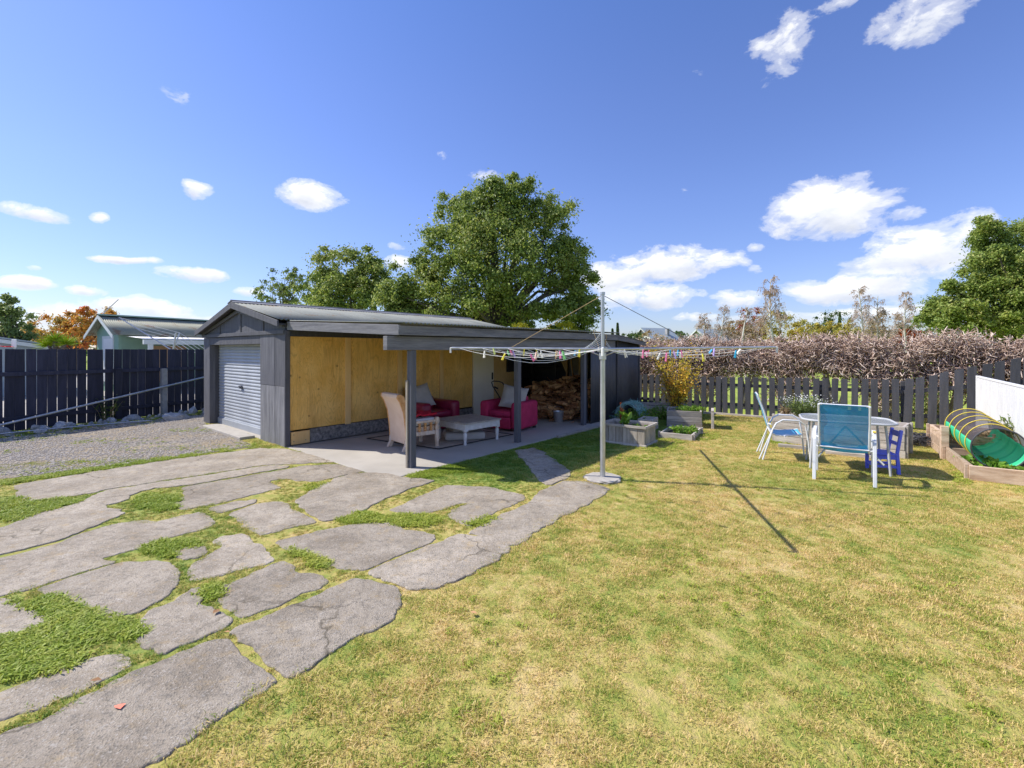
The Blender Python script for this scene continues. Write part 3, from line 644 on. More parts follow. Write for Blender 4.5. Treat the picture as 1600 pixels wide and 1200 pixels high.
# gravel stones and sparse weeds on it
ico = bmesh.new(); bmesh.ops.create_icosphere(ico, subdivisions=1, radius=1); gm = []
for s in range(3):
    b2 = ico.copy(); rr = random.Random(s)
    for v in b2.verts: v.co = Vector((v.co.x*rr.uniform(.8, 1.2), v.co.y*rr.uniform(.6, 1), v.co.z*.55))*.014
    me = bpy.data.meshes.new('pebble'); b2.to_mesh(me); b2.free(); me.materials.append(MC['pebble']); gm.append(me)
Qg = np.c_[rng.uniform(-13, -3.5, 60000), rng.uniform(5, 14, 60000)]; Qg = Qg[inpoly(Qg, gravel_poly)]; Qg = Qg[(vnoise(Qg, .9, 41) < .55) | (rng.random(len(Qg)) < .22)]
scatter('gravel_stones', gm, np.c_[Qg, np.full(len(Qg), GZ+.009)], rng.uniform(.5, 1.5, len(Qg)), None, 'loose grey brown gravel on the drive in front of the roller door', 'gravel')
dn = vnoise(Qg, 1.6, 17); Qw = Qg[(dn > .6) & (rng.random(len(Qg)) < .16)]
scatter('gravel_weeds', wm, np.c_[Qw, np.full(len(Qw), GZ+.01)], rng.uniform(.3, .7, len(Qw)), None, 'thin weeds coming up through the gravel drive', 'weeds')
# dry leaves lying about
# ================================================================ SHED (garage with open lean-to)
RZ = math.atan2(-.645, .764)
shed = empty('garage_shed', (C0[0], C0[1], 0), RZ, 'charcoal timber garage with grey roller door and an open lean-to lined with plywood', 'shed')
def vf(px, u=0.0, ):
    r = (px-800)/F; return (r*(C0[1]+.764*u)-C0[0]-.645*u)/(.764+.645*r)
def uw(px, v=0.0):
    r = (px-800)/F; return (r*(C0[1]-.645*v)-C0[0]-.764*v)/(.645-.764*r)
VL = vf(320); V2 = vf(329); V3 = vf(339, .19); V4 = vf(408.5); V5 = vf(431.5); VR = 0.0
CP = MC['char_paint']
ZT = 2.10                                         # underside of the gable
def part(mb, name, mat, bevel=.004, parent=shed, **k): return mb.build(name, MC[mat] if isinstance(mat, str) else mat, parent, bevel=bevel, **k)
# front: corner posts and boards beside the door
part(MB().span((VL, -.02, -.04), (V2, .1, 2.04)), 'corner_post', 'char_paint')
part(MB().span((V4+.0, -.02, -.04), (V5-.012, .03, 1.08)), 'wall_board', 'char_board')
part(MB().span((V4+.0, -.024, 1.085), (V5-.012, .03, 2.06)), 'wall_board', 'char_paint')
part(MB().span((V5, -.02, -.04), (VR-.006, .03, 1.08)), 'wall_board', 'char_board')
part(MB().span((V5, -.02, 1.085), (VR-.006, .03, 2.08)), 'wall_board', 'char_paint')
part(MB().span((V4-.03, .035, -.03), (VR-.006, .10, 2.08)), 'wall_frame', 'char_paint')
part(MB().span((-.012, -.03, -.04), (.03, .06, 2.1)), 'corner_bead', 'char_paint')
part(MB().span((V2+.002, .10, -.03), (V3, .26, 1.9)), 'door_jamb', 'char_fence')
V3 += 0
part(MB().span((V4-.02, .105, -.03), (V4+.06, .26, 1.9)), 'door_jamb', 'char_fence')
part(MB().span((V2+.002, -.015, 1.87), (V4-.002, .26, 2.04)), 'lintel', 'char_paint')
# roller door: ribbed curtain
zs = np.linspace(.03, 1.9, 26*8+1); y0 = .19
prof = [(.014*abs(math.sin(math.pi*(z-.03)/(1.87/26))), z) for z in zs]
vs = []; fs = []
for i, (d, z) in enumerate(prof): vs += [(V3-.02, y0-d, z), (V4+.02, y0-d, z)]
for i in range(len(prof)-1): fs.append((2*i, 2*i+1, 2*i+3, 2*i+2))
door = MB().add(vs, fs).build('roller_door', MC['shutter'], shed, smooth=False)
md = door.modifiers.new('sol', 'SOLIDIFY'); md.thickness = .004
part(MB().span((V3-.01, y0-.04, .0), (V4+.01, y0+.0, .13)), 'bottom_rail', 'shutter', parent=door)
cxd = (V3+V4)/2+.05
part(MB().box((cxd, y0-.03, .93), (.12, .03, .07)).tube([(cxd-.07, y0-.05, .95), (cxd+.07, y0-.05, .95)], .012), 'handle', 'steel_dark', parent=door)
# gable above
VM = (VL+.0)/2; ZR = 2.72
part(MB().span((VL-.04, -.05, 2.045), (VR-.0, .02, 2.12)), 'tie_rail', 'char_paint')
part(MB().prism([(VL+.05, 0, 2.122), (VR-.05, 0, 2.122), (VR-.05, 0, 2.2), (VM, 0, ZR-.06), (VL+.05, 0, 2.2)], (0, .0, 0), (0, .03, 0)), 'gable_panel', 'char_paint')
for fpos in (.24, .52, .78):
    x = VL+(VR-VL)*fpos; zt = 2.12+(ZR-2.25)*(1-abs(x-VM)/abs(VM-VL))
    part(MB().span((x-.02, -.018, 2.12), (x+.02, -.001, zt)), 'cover_strip', 'char_paint', bevel=.002)
for s, (xa, za) in enumerate(((VL-.18, 2.10), (VR+.03, 2.18))):
    xb, zb = VM, ZR-.03
    part(MB().prism([(xa, 0, za-.01), (xa, 0, za+.1), (xb, 0, zb+.07), (xb, 0, zb-.06)], (0, -.17, 0), (0, -.14, 0)), 'barge_board', 'char_paint')
    part(MB().prism([(xa+(.1 if s == 0 else -.1), 0, za-.01), (xa+(.1 if s == 0 else -.1), 0, za+.06), (xb, 0, zb-.08), (xb, 0, zb-.15)], (0, -.045, 0), (0, -.005, 0)), 'barge_board', 'char_paint')
# soffit blocks between the boards
part(MB().prism([(VL-.15, 0, 2.13), (VL-.15, 0, 2.16), (VM, 0, ZR-.0), (VM, 0, ZR-.03)], (0, -.138, 0), (0, .0, 0)).prism([(VR, 0, 2.2), (VR, 0, 2.23), (VM, 0, ZR), (VM, 0, ZR-.03)], (0, -.138, 0), (0, 0, 0)), 'soffit', 'char_fence', bevel=0)
# corrugated sheets
def corr_sheet(name, pa, pb, pc, pd, mat, pitch=.076, amp=.011, rows=2, parent=shed, thick=.004, overlap=True):
    """pa->pb runs across the waves; pa->pd along the flutes"""
    pa, pb, pc, pd = map(Vector, (pa, pb, pc, pd)); L = (pb-pa).length; n = max(4, int(L/pitch*6)); nrm = (pb-pa).cross(pd-pa).normalized()
    if nrm.z < 0 and abs(nrm.z) > .3: nrm = -nrm
    vs = []; fs = []
    for j in range(rows+1):
        s = j/rows
        for i in range(n+1):
            t = i/n; p = (pa.lerp(pb, t)).lerp(pd.lerp(pc, t), s); vs.append(p+nrm*amp*math.sin(2*math.pi*t*L/pitch))
    for j in range(rows):
        for i in range(n): a = j*(n+1)+i; fs.append((a, a+1, a+n+2, a+n+1))
    o = MB().add(vs, fs).build(name, MC[mat], parent, smooth=False)
    o.data.polygons.foreach_set('use_smooth', [True]*len(o.data.polygons))
    m = o.modifiers.new('sol', 'SOLIDIFY'); m.thickness = thick; m.offset = 0; return o
UE = 6.85
def roof_run(p_low0, p_low1, p_hi1, p_hi0, nsheets, name='roof_sheet', mat='roof_sheet', parent=shed):
    """split in sheets along the first direction, each lapping the next by a few mm in height"""
    a, b, c, d = map(Vector, (p_low0, p_low1, p_hi1, p_hi0))
    for k in range(nsheets):
        t0, t1 = k/nsheets, min(1, (k+1)/nsheets+.006); up = Vector((0, 0, .004*(k % 2)))
        corr_sheet(name, a.lerp(b, t0)+up, a.lerp(b, t1)+up, d.lerp(c, t1)+up, d.lerp(c, t0)+up, mat, parent=parent)
roof_run((.06, -.16, 2.30), (.06, UE, 2.30), (VM, UE, ZR+.04), (VM, -.16, ZR+.04), 8)
roof_run((VL-.22, -.16, 2.16), (VL-.22, UE, 2.16), (VM, UE, ZR+.04), (VM, -.16, ZR+.04), 8)
part(MB().bar((VM-.09, -.17, ZR+.045), (VM-.09, UE+.02, ZR+.045), .2, .012, (-.25, 0, 1)).bar((VM+.09, -.17, ZR+.045), (VM+.09, UE+.02, ZR+.045), .2, .012, (.25, 0, 1)).tube([(VM, -.17, ZR+.07), (VM, UE+.02, ZR+.07)], .022), 'ridge_cap', 'char_beam', bevel=0)
# lean-to roof: falls gently from the garage eave
LZ0, LZ1 = 2.285, 2.125
roof_run((3.13, .25, LZ1+.012), (3.13, 6.85, LZ1+.052), (-.02, 6.85, LZ0+.0), (-.02, .02, LZ0), 8)
part(MB().prism([(.0, .03, LZ0-.17), (.0, .03, LZ0-.02), (3.06, .24, LZ1-.015), (3.06, .24, LZ1-.165)], (0, -.02, 0), (0, .015, 0)), 'fascia', 'char_beam')
part(MB().prism([(0, .22, 1.965), (0, .22, 2.10), (0, 6.84, 2.14), (0, 6.84, 1.995)], (3.03, 0, 0), (3.07, 0, 0)), 'fascia', 'char_beam')
part(MB().prism([(0, .10, 1.75), (0, .10, 1.95), (0, 6.9, 1.985), (0, 6.9, 1.75)], (2.87, 0, 0), (2.97, 0, 0)), 'beam', 'char_beam', bevel=.006)
part(MB().span((-.02, .06, 2.0), (.05, 6.8, 2.12)), 'ledger', 'char_fence')
for k in range(8):
    u = .5+k*.86; part(MB().bar((.06, u, 2.19), (2.9, u+.03, 2.04), .045, .1), 'rafter', 'raw_batten', bevel=0)
for k in range(4):
    v = .45+k*.8; z = 2.27-(v)*.052; part(MB().span((v-.03, .3, z-.045), (v+.03, 6.7, z-.012)), 'purlin', 'raw_batten', bevel=0)
# posts
for i, (v, u) in enumerate(((2.91, .57), (2.95, 3.01), (2.86, 5.54))):
    ob = part(MB().span((v-.05, u-.05, 0), (v+.05, u+.05, 1.748)), 'post', 'char_paint', bevel=.008)
    if i == 0:
        part(MB().span((v-.052, u-.074, .0), (v-.008, u-.051, 1.30)), 'side_batten', 'grey_wood_v', parent=ob)
        part(MB().tube([(v-.01, u-.065, .09), (v-.01, u-.045, .09)], .014), 'bolt', 'steel_dark', 0, parent=ob)
part(MB().span((2.7, 5.75, 0), (2.8, 5.83, 2.0)), 'post', 'char_fence')
# plywood-lined wall, split at battens
us = [0.05, uw(543), uw(624), uw(689), uw(738)]
for a, b in zip(us[:-1], us[1:]):
    part(MB().span((-.03, a+.004, .28), (0, b-.004, 2.0)), 'plywood_panel', 'plywood', .001)
for px in (543, 624, 689): 
    u = uw(px); part(MB().span((.001, u-.06, .26), (.03, u+.06, 2.05)), 'batten', 'raw_batten', .003)
ud0, ud1, ue = uw(738), uw(770), uw(803)
part(MB().span((-.03, ud1+.004, .05), (0, ue, 2.0)), 'plywood_panel', 'plywood_pale', .001)
dr = part(MB().span((-.01, ud0+.01, .03), (.035, ud1-.0, 2.03)), 'inner_door', 'white_door', .003)
for k in range(1, 7):
    u = ud0+(ud1-ud0)*k/7; part(MB().span((.035, u-.006, .04), (.0375, u+.006, 2.02)), 'bead', 'white_door', 0, parent=dr)
part(MB().span((.036, ud1-.09, .95), (.06, ud1-.05, 1.14)), 'handle', 'black_trim', .006, parent=dr)
part(MB().span((-.03, us[0]+.03, .02), (.035, .42, .25)), 'new_skirting_block', 'raw_batten')
part(MB().span((-.03, .43, .02), (.03, us[2]+.3, .27)), 'skirting_plank', 'grey_plank')
part(MB().span((-.03, us[2]+.31, .02), (.03, ud0-.02, .25)), 'skirting_plank', 'grey_plank')
for q, zz in ((.12, .08), (.12, .2), (.34, .08)): part(MB().tube([(.034, q, zz), (.042, q, zz)], .008, 6), 'nail', 'steel_dark', 0)
# hidden walls and dark woodshed interior
part(MB().span((VL, .05, 0), (VL+.05, UE-.1, 2.12)), 'side_wall', 'char_fence', 0)
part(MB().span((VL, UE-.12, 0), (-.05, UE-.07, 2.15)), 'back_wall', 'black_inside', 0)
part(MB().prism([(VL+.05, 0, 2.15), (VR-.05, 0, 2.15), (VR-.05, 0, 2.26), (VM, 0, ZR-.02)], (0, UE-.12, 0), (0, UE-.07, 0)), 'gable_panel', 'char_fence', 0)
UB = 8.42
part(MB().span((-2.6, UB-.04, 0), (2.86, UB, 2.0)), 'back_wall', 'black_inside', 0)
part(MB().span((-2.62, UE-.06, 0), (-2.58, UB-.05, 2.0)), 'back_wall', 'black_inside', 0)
corr_sheet('roof_sheet', (3.08, 6.86, 2.13), (3.08, 8.55, 1.97), (-2.7, 8.55, 2.02), (-2.7, 6.86, 2.2), 'char_tin')
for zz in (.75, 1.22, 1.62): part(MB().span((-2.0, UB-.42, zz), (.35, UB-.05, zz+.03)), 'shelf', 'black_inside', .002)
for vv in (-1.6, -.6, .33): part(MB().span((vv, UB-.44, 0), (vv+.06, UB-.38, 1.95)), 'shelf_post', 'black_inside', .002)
part(MB().span((.10, UB-.46, 1.60), (1.0, UB-.42, 1.63)), 'shelf', 'grey_wood', .002)
# pale ply sun patch, clear sheet and timber frame above the wood heap
part(MB().prism([(.13, 0, 1.86), (.62, 0, 1.86), (.62, 0, .92)], (0, UB-.12, 0), (0, UB-.09, 0)), 'ply_sun_patch', 'plywood_pale', .001)  # sunlit triangle on the back wall, shaped as a piece of pale ply
part(MB().span((.65, UB-.11, .8), (1.35, UB-.10, 1.72)), 'clear_sheet', 'clear_sheet', 0)
part(MB().bar((.5, UB-.16, 1.80), (1.6, UB-.16, 1.80), .05, .08), 'frame_rail', 'raw_batten', .003)
part(MB().bar((1.12, UB-.2, .6), (1.12, UB-.2, 1.9), .06, .08), 'frame_stud', 'raw_batten', .003)
part(MB().bar((.64, UB-.2, .7), (.64, UB-.2, 1.75), .04, .05), 'frame_stud', 'raw_batten', .003)
part(MB().bar((.86, UB-.16, .8), (.76, UB-.16, 1.5), .03, .05), 'brace', 'raw_batten', .002)
# corrugated side wall of the woodshed, two sheets and a slanted cap
us_ = uw(963, 2.9)
corr_sheet('wall_sheet', (2.9, 5.80, .0), (2.9, us_, .0), (2.9, us_, 2.1), (2.9, 5.80, 2.1), 'char_tin', amp=.008)
corr_sheet('wall_sheet', (2.905, us_-.02, .0), (2.905, 8.45, .0), (2.905, 8.45, 1.94), (2.905, us_-.02, 2.08), 'char_tin', amp=.008)
part(MB().span((2.912, us_-.02, .0), (2.935, us_+.015, 2.07)), 'joint_strip', 'black_inside', 0)
part(MB().prism([(0, 6.84, 2.0), (0, 6.84, 2.14), (0, 8.55, 1.97), (0, 8.55, 1.87)], (3.035, 0, 0), (3.065, 0, 0)), 'barge_board', 'char_beam')
part(MB().span((2.83, 8.38, 0), (2.93, 8.46, 1.92)), 'corner_post', 'char_fence')
# dark panel hung at the end of the plywood
tag(MB().box((0, 0, 0), (.05, .36, .5)).build('wall_screen', MC['black_trim'], None, bevel=.008, loc=(*shed_pt(.04, ue-.17), 1.38), rot=(0, 0, RZ)), 'black rectangular screen fixed high at the end of the plywood wall', 'screen')

# ================================================================ FURNITURE UNDER THE LEAN-TO
def soft(mb, name, mat, parent=None, bevel=.05, loc=None, rot=None, seg=4):
    o = mb.build(name, MC[mat], parent, loc=loc, rot=rot); m = o.modifiers.new('bevel', 'BEVEL'); m.width = bevel; m.segments = seg; m.limit_method = 'ANGLE'
    o.data.polygons.foreach_set('use_smooth', [True]*len(o.data.polygons)); return o
def pillow_mb(w_, h_, t_, n=10):
    vs = []; fs = []
    for s in (1, -1):
        for j in range(n+1):
            for i in range(n+1):
                x, y = i/n*2-1, j/n*2-1; e = max(0, (1-x**4)*(1-y**4))**.5; k = 1-.07*(1-e)*abs(x*y)
                vs.append((x*w_/2*(.93+.07*abs(y)**3), y*h_/2*(.93+.07*abs(x)**3), s*t_/2*e))
    N = (n+1)**2
    for s in (0, 1):
        for j in range(n):
            for i in range(n):
                a = s*N+j*(n+1)+i; q = (a, a+1, a+n+2, a+n+1); fs.append(q if s == 0 else q[::-1])
    return MB().add(vs, fs)
FLZ = 0.0
def club_chair(x, y, rz, mat, label):
    r = empty('armchair', (x, y, FLZ), rz, label, 'armchair', 'red tub armchairs under the lean-to')
    W_, D_ = 1.05, .86
    for s in (-1, 1):
        soft(MB().span((s*(W_/2), -D_/2, .05), (s*(W_/2-.24), D_/2-.02, .63)), 'arm', mat, r, .075)
    soft(MB().span((-.28, -D_/2+.015, .05), (.28, D_/2-.1, .3)), 'base', mat, r, .03)
    soft(MB().span((-.278, -D_/2+.005, .305), (.278, D_/2-.2, .44)), 'seat', mat, r, .05)
    soft(MB().span((-.28, D_/2-.26, .3), (.28, D_/2, .72)), 'backrest', mat, r, .08)
    for sx in (-1, 1):
        for sy in (-1, 1): MB().span((sx*(W_/2-.05), sy*(D_/2-.05), 0), (sx*(W_/2-.11), sy*(D_/2-.11), .05)).build('foot', MC['black_trim'], r)
    return r
club_chair(-.06, 10.21, R(-32), 'red_fabric', 'sunlit red fabric armchair between the coffee table and the wood heap')
lp = shed_pt(.55, 2.88); club_chair(lp[0], lp[1], R(49.8), 'red_leather', 'dark red armchair backed against the plywood, behind the wooden armchair')
def pillow(x, y, z, rot, w_, h_, t_, mat, label):
    o = pillow_mb(w_, h_, t_).build('cushion', MC[mat], None, smooth=True, loc=(x, y, z), rot=rot); return tag(o, label, 'cushion')
pillow(.04, 10.12, .70, (R(62), R(10), R(-10)), .58, .55, .2, 'cushion_grey', 'square grey cushion leaning in the sunlit red armchair')
q = shed_pt(.42, 2.72); pillow(q[0], q[1], .72, (R(65), R(-12), R(38)), .55, .55, .18, 'cushion_grey', 'grey cushion leaning in the dark red armchair by the plywood')
# pale cushion back edge
# wooden armchair seen from behind
wc = empty('carved_armchair', (-1.80, 8.25, 0), math.atan2(-.755, .656), 'pale upholstered armchair with carved bleached wood sides, back turned to the viewer', 'armchair')
bk = [(-.30, .12), (-.31, .4), (-.35, .68), (-.42, .86), (-.47, .93), (-.46, .985), (-.40, 1.0), (-.33, .95), (-.28, .8), (-.235, .55), (-.22, .4), (-.21, .12)]
soft(MB().prism([(0, a, b) for a, b in bk], (-.29, 0, 0), (.29, 0, 0)), 'backrest', 'upholstery', wc, .012)
for s in (-1, 1):
    pr = [(p[0]*1.0, p[1]) for p in bk]
    MB().prism([(0, a-.004 if a < -.3 else a+.004, b) for a, b in pr], (s*.291, 0, 0), (s*.325, 0, 0)).build('side_frame', MC['orange_wood'], wc, bevel=.01)
    MB().prism([(0, -.36, 0), (0, -.28, 0), (0, -.22, .13), (0, -.22, .22), (0, -.30, .22), (0, -.31, .1)], (s*.25, 0, 0), (s*.32, 0, 0)).build('rear_leg', MC['bleached'], wc, bevel=.01)
    lg = MB().lathe((s*.29, .33, 0), [(.03, 0), (.036, .03), (.03, .09), (.042, .12), (.042, .28), (.028, .31), (.045, .36), (.026, .41), (.046, .45), (.046, .52), (.03, .54)], 14)
    lg.build('front_leg', MC['bleached'], wc, smooth=True)
    MB().span((s*.275, -.24, .24), (s*.315, .29, .31)).build('lower_rail', MC['bleached'], wc, bevel=.008)
    MB().span((s*.275, -.24, .46), (s*.315, .29, .50)).build('upper_rail', MC['bleached'], wc, bevel=.008)
    for k in range(4):
        yy = -.14+k*.115
        MB().lathe((s*.295, yy, .31), [(.02, 0), (.032, .02), (.018, .05), (.034, .075), (.018, .1), (.03, .13), (.02, .15)], 10).build('spindle', MC['orange_wood'], wc, smooth=True)
MB().span((-.275, .30, .24), (.275, .345, .40)).build('front_rail', MC['orange_wood'], wc, bevel=.008)
soft(MB().span((-.265, -.21, .40), (.265, .34, .53)), 'seat', 'cushion_white', wc, .04)
MB().span((-.27, -.2, .3), (.27, .29, .39)).build('seat_frame', MC['bleached'], wc, bevel=.005)
# red cloth on its seat
vs = []; fs = []; n = 14
for j in range(n+1):
    for i in range(n+1):
        x, y = (i/n-.5)*.5, (j/n-.5)*.46; vs.append((x+.02*math.sin(7*y*4), y+.02*math.cos(x*22), .555+.045*math.exp(-(x*x+y*y)*14)+.022*math.sin(x*23+y*9)*math.cos(y*25)))
for j in range(n):
    for i in range(n): a = j*(n+1)+i; fs.append((a, a+1, a+n+2, a+n+1))
o = MB().add(vs, fs).build('throw_cloth', MC['red_cloth'], None, smooth=True, loc=(-1.72, 8.34, .03), rot=(0, 0, wc.rotation_euler.z)); m = o.modifiers.new('s', 'SOLIDIFY'); m.thickness = .03
tag(o, 'bright red crumpled cloth on the seat of the carved wooden armchair', 'cloth')
# coffee table
ct = empty('coffee_table', (-.86, 8.93, 0), R(45), 'low square whitewashed wooden coffee table with turned legs on the rug', 'coffee table')
for k in range(6):
    x = -.46+k*.1535; MB().span((x+.002, -.46, .385), (x+.1515, .46, .41)).build('top_board', MC['table_wood'], ct, bevel=.004)
for a in (0, 1):
    for s in (-1, 1):
        mb = MB().span((-.40, s*.41, .27), (.40, s*.435, .383)) if a == 0 else MB().span((s*.41, -.40, .27), (s*.435, .40, .383))
        mb.build('apron', MC['table_white'], ct, bevel=.004)
for sx in (-1, 1):
    for sy in (-1, 1):
        MB().lathe((sx*.40, sy*.40, 0), [(.026, 0), (.03, .03), (.024, .06), (.034, .12), (.038, .2), (.022, .225), (.04, .25)], 12).box((sx*.40, sy*.40, .315), (.075, .075, .13)).build('leg', MC['table_white'], ct, smooth=True)
q_ = [(-1.29, 8.0), (.02, 9.38), (-1.45, 10.35), (-2.85, 8.95)]
rg_ = MB().prism([(x, y, 0) for x, y in q_], (0, 0, .002), (0, 0, .011)).build('rug', MC['rug'], None, bevel=.002); tag(rg_, 'flat brown rug with a dark edge under the coffee table', 'rug')
for i in range(4):
    a, b = Vector((*q_[i], .014)), Vector((*q_[(i+1) % 4], .014)); MB().bar(a, b, .03, .01).build('edge_binding', MC['black_trim'], rg_)
o = soft(MB().box((0, 0, 0), (.78, .55, .15)), 'floor_cushion', 'cushion_grey', None, .05, loc=(-.95, 9.0, .09), rot=(0, 0, R(12))); tag(o, 'flat beige floor cushion lying under the coffee table', 'cushion')
o = soft(MB().box((0, 0, 0), (.52, .42, .09)), 'floor_cushion', 'cushion_grey', None, .04, loc=(-1.0, 9.05, .212), rot=(R(2), 0, R(30))); tag(o, 'smaller beige pad on top of the floor cushion under the coffee table', 'cushion')
# lawn mower behind the armchair
mx, my = -.22, 11.75
mw = empty('lawn_mower', (mx, my, 0), R(-35), 'lawn mower parked behind the red armchair, its black looped handle showing', 'lawn mower')
MB().lathe((0, .55, .12), [(.2, 0), (.26, .02), (.26, .1), (.18, .14)], 18).build('deck', MC['red_plastic'], mw, smooth=True)
MB().lathe((0, .55, .265), [(.1, 0), (.12, .03), (.12, .12), (.06, .16)], 14).build('engine', MC['steel_dark'], mw, smooth=True)
for sx in (-1, 1):
    for yy in (.36, .76): MB().tube([(sx*.25, yy, .09), (sx*.29, yy, .09)], .09, 16).build('wheel', MC['rubber'], mw, bevel=.008)
MB().tube([(-.2, .4, .2), (-.2, .0, .62), (-.21, -.18, .82), (-.17, -.28, .93), (-.08, -.32, .965), (.08, -.32, .965), (.17, -.28, .93), (.21, -.18, .82), (.2, .0, .62), (.2, .4, .2)], .014, 8).build('handle', MC['black_trim'], mw, smooth=True)
MB().tube([(-.19, -.14, .80), (-.15, -.05, .75)], .02, 6).build('grip_bracket', MC['black_trim'], mw)

# ---------------- firewood heap: every split log its own object
lm_ = []
for s in range(5):
    rr = random.Random(40+s); n = rr.choice([4, 5, 6]); L = rr.uniform(.28, .46); pr = []
    for k in range(n):
        a = 2*math.pi*k/n+rr.uniform(-.25, .25); r_ = rr.uniform(.035, .065); pr.append((r_*math.cos(a), r_*math.sin(a)))
    mb = MB(); vs = []
    for yy, sc in ((-L/2, .92), (-L*.1, 1.05), (L/2, .9)):
        ox, oy = rr.uniform(-.012, .012), rr.uniform(-.012, .012); vs += [(x*sc+ox, yy+rr.uniform(-.012, .012), z*sc+oy) for x, z in pr]
    fs = [tuple(range(n)), tuple(2*n+k for k in reversed(range(n)))]
    for g in range(2):
        for k in range(n): fs.append((g*n+k, (g+1)*n+k, (g+1)*n+(k+1) % n, g*n+(k+1) % n))
    me = mb.add(vs, fs).mesh('firewood_log', MC['bark_log']); me.materials.append(MC['log_end']); me.polygons[0].material_index = 1; me.polygons[1].material_index = 1; 
    for k in range(2, 2+n*2):
        if rr.random() < .35: me.polygons[k].material_index = 1
    lm_.append(me)
for k in range(230):
    t = random.random()
    if k < 170:
        v = random.uniform(.3, 2.45); u = random.uniform(5.95, 7.75)
        top = max(.08, (1.02-.25*abs(v-1.5))*min(1, .25+(u-5.75)*.75)); z = random.uniform(top*.75, top) if random.random() < .75 else random.uniform(.05, top)
    else:
        v = random.uniform(.5, 2.3); u = random.uniform(5.7, 6.1); z = random.uniform(.03, .25)
    x, y = shed_pt(v, u); o = link('firewood_log', lm_[k % 5], None, (x, y, z+.03), (random.gauss(0, .28), random.uniform(-3, 3), random.gauss(RZ+R(70), .75)))
    sc = random.uniform(.75, 1.25); o.scale = (sc, sc, sc)
    tag(o, 'rough split firewood log in the brown heap at the back of the lean-to', 'firewood', 'split firewood heaped in the woodshed')
# bark litter and sticks under and on the heap
n = 1500; v_ = rng.uniform(.3, 2.5, n); u_ = rng.uniform(5.55, 7.7, n); z_ = rng.uniform(0, 1, n)**.7*np.clip((.98-.25*np.abs(v_-1.5))*np.minimum(1, .12+(u_-5.6)*.72), .03, 1)
P0 = np.c_[C0[0]+.764*v_+.645*u_, C0[1]-.645*v_+.764*u_, z_+.01]; d_ = rng.normal(size=(n, 3)); d_[:, 2] *= .35; P1 = P0+unit(d_)*rng.uniform(.06, .32, (n, 1)); P1[:, 2] = np.maximum(P1[:, 2], .01)
Vv, Ff = sticks(P0, P1, rng.uniform(.004, .016, n), rng.uniform(.003, .008, n)); tag(link('bark_litter', np_mesh('bark_litter', Vv, Ff, MC['bark_log'])), 'sticks and bark litter filling the firewood heap', 'kindling', kind='stuff')
bp_ = (*shed_pt(2.15, 5.55), 0)
bk_ = empty('bucket', bp_, 0, 'small dull silver bucket standing in front of the firewood heap', 'bucket')
MB().lathe((0, 0, 0), [(.10, 0), (.105, .01), (.13, .24), (.138, .25), (.138, .26), (.128, .26), (.1, .03)], 18).build('pail', MC['steel_bucket'], bk_, smooth=True)
MB().tube([(.135*math.cos(a), .02, .25+.13*math.sin(a)) for a in np.linspace(0, math.pi, 10)], .004, 6).build('handle', MC['steel_dark'], bk_)

# ================================================================ CLOTHESLINE
PX, PY = 1.235, 6.2
cl = empty('rotary_clothesline', (PX, PY, 0), 0, 'grey steel rotary clothesline with four long arms standing on the lawn edge', 'clothesline')
cpad = MB().lathe((0, 0, GZ-.02), [(.24, 0), (.25, .045), (.23, .058), (0.05, .062)], 26); 
for i, v in enumerate(cpad.v): cpad.v[i] = (v[0]*(1+.08*math.sin(i*1.7)), v[1]*(1+.06*math.cos(i*2.3)), v[2])
cpad.build('footing', MC['concrete_pad'], cl)
MB().tube([(0, 0, -.02), (0, 0, 1.64)], .036, 16).build('pole', MC['galv'], cl, smooth=True)
MB().tube([(0, 0, 1.64), (0, 0, 2.52)], .025, 14).tube([(0, 0, 2.505), (0, 0, 2.54)], .034, 12).build('mast', MC['galv'], cl, smooth=True)
MB().tube([(0, 0, 1.62), (0, 0, 1.72)], .05, 14).box((0, 0, 1.755), (.13, .13, .06)).build('head', MC['galv'], cl, smooth=False, bevel=.006)
ARM = 2.15; a0 = math.atan2(-.195, .981)
dirs = [Vector((math.cos(a0+k*math.pi/2), math.sin(a0+k*math.pi/2), 0)) for k in range(4)]
HA = 1.765; tips = []
for k, d in enumerate(dirs):
    L = ARM*(1.0 if k != 3 else .9); lift = (.02, .03, .015, .0)[k]
    tip = d*L+Vector((0, 0, HA+lift)); tips.append(tip)
    arm = MB().tube([d*.06+Vector((0, 0, HA)), tip], .017, 10).build('arm', MC['galv'], cl, smooth=True)
    MB().tube([tip-d*.01, tip+d*.02, tip+Vector((0, 0, -.07))+d*.02], .014, 8).build('arm_end', MC['white_wire'], arm)
    if k in (0, 2): MB().tube([Vector((0, 0, 2.5)), d*L*.60+Vector((0, 0, HA+lift*.6))], .0045, 6).build('stay', MC['dark_wire' if k == 0 else 'straw'], cl)
    MB().tube([Vector((0, 0, 1.66)), d*.22+Vector((0, 0, HA-.01))], .009, 6).build('strut', MC['galv'], cl)
MB().tube([(.03, 0, 1.8), (.05, -.03, 1.95), (-.12, .05, 2.02), (-.05, .02, 1.8)], .006, 6).build('tie_rope', MC['straw'], cl)
def sag(a, b, s, n=10): return [a.lerp(b, t)+Vector((0, 0, -s*4*t*(1-t))) for t in np.linspace(0, 1, n)]
wires = []
for k in range(4):
    for j, fr in enumerate((.26, .44, .62, .79, .95)):
        a = dirs[k]*tips[k].length*0+Vector((0, 0, 0)); a = Vector((0, 0, HA)).lerp(tips[k], fr); b = Vector((0, 0, HA)).lerp(tips[(k+1) % 4], fr)
        s = .03+.10*fr*random.uniform(.5, 1.1); wires.append((a, b, s, k))
        MB().tube(sag(a, b, s), .0024, 5).build('line', MC['white_wire'], cl)
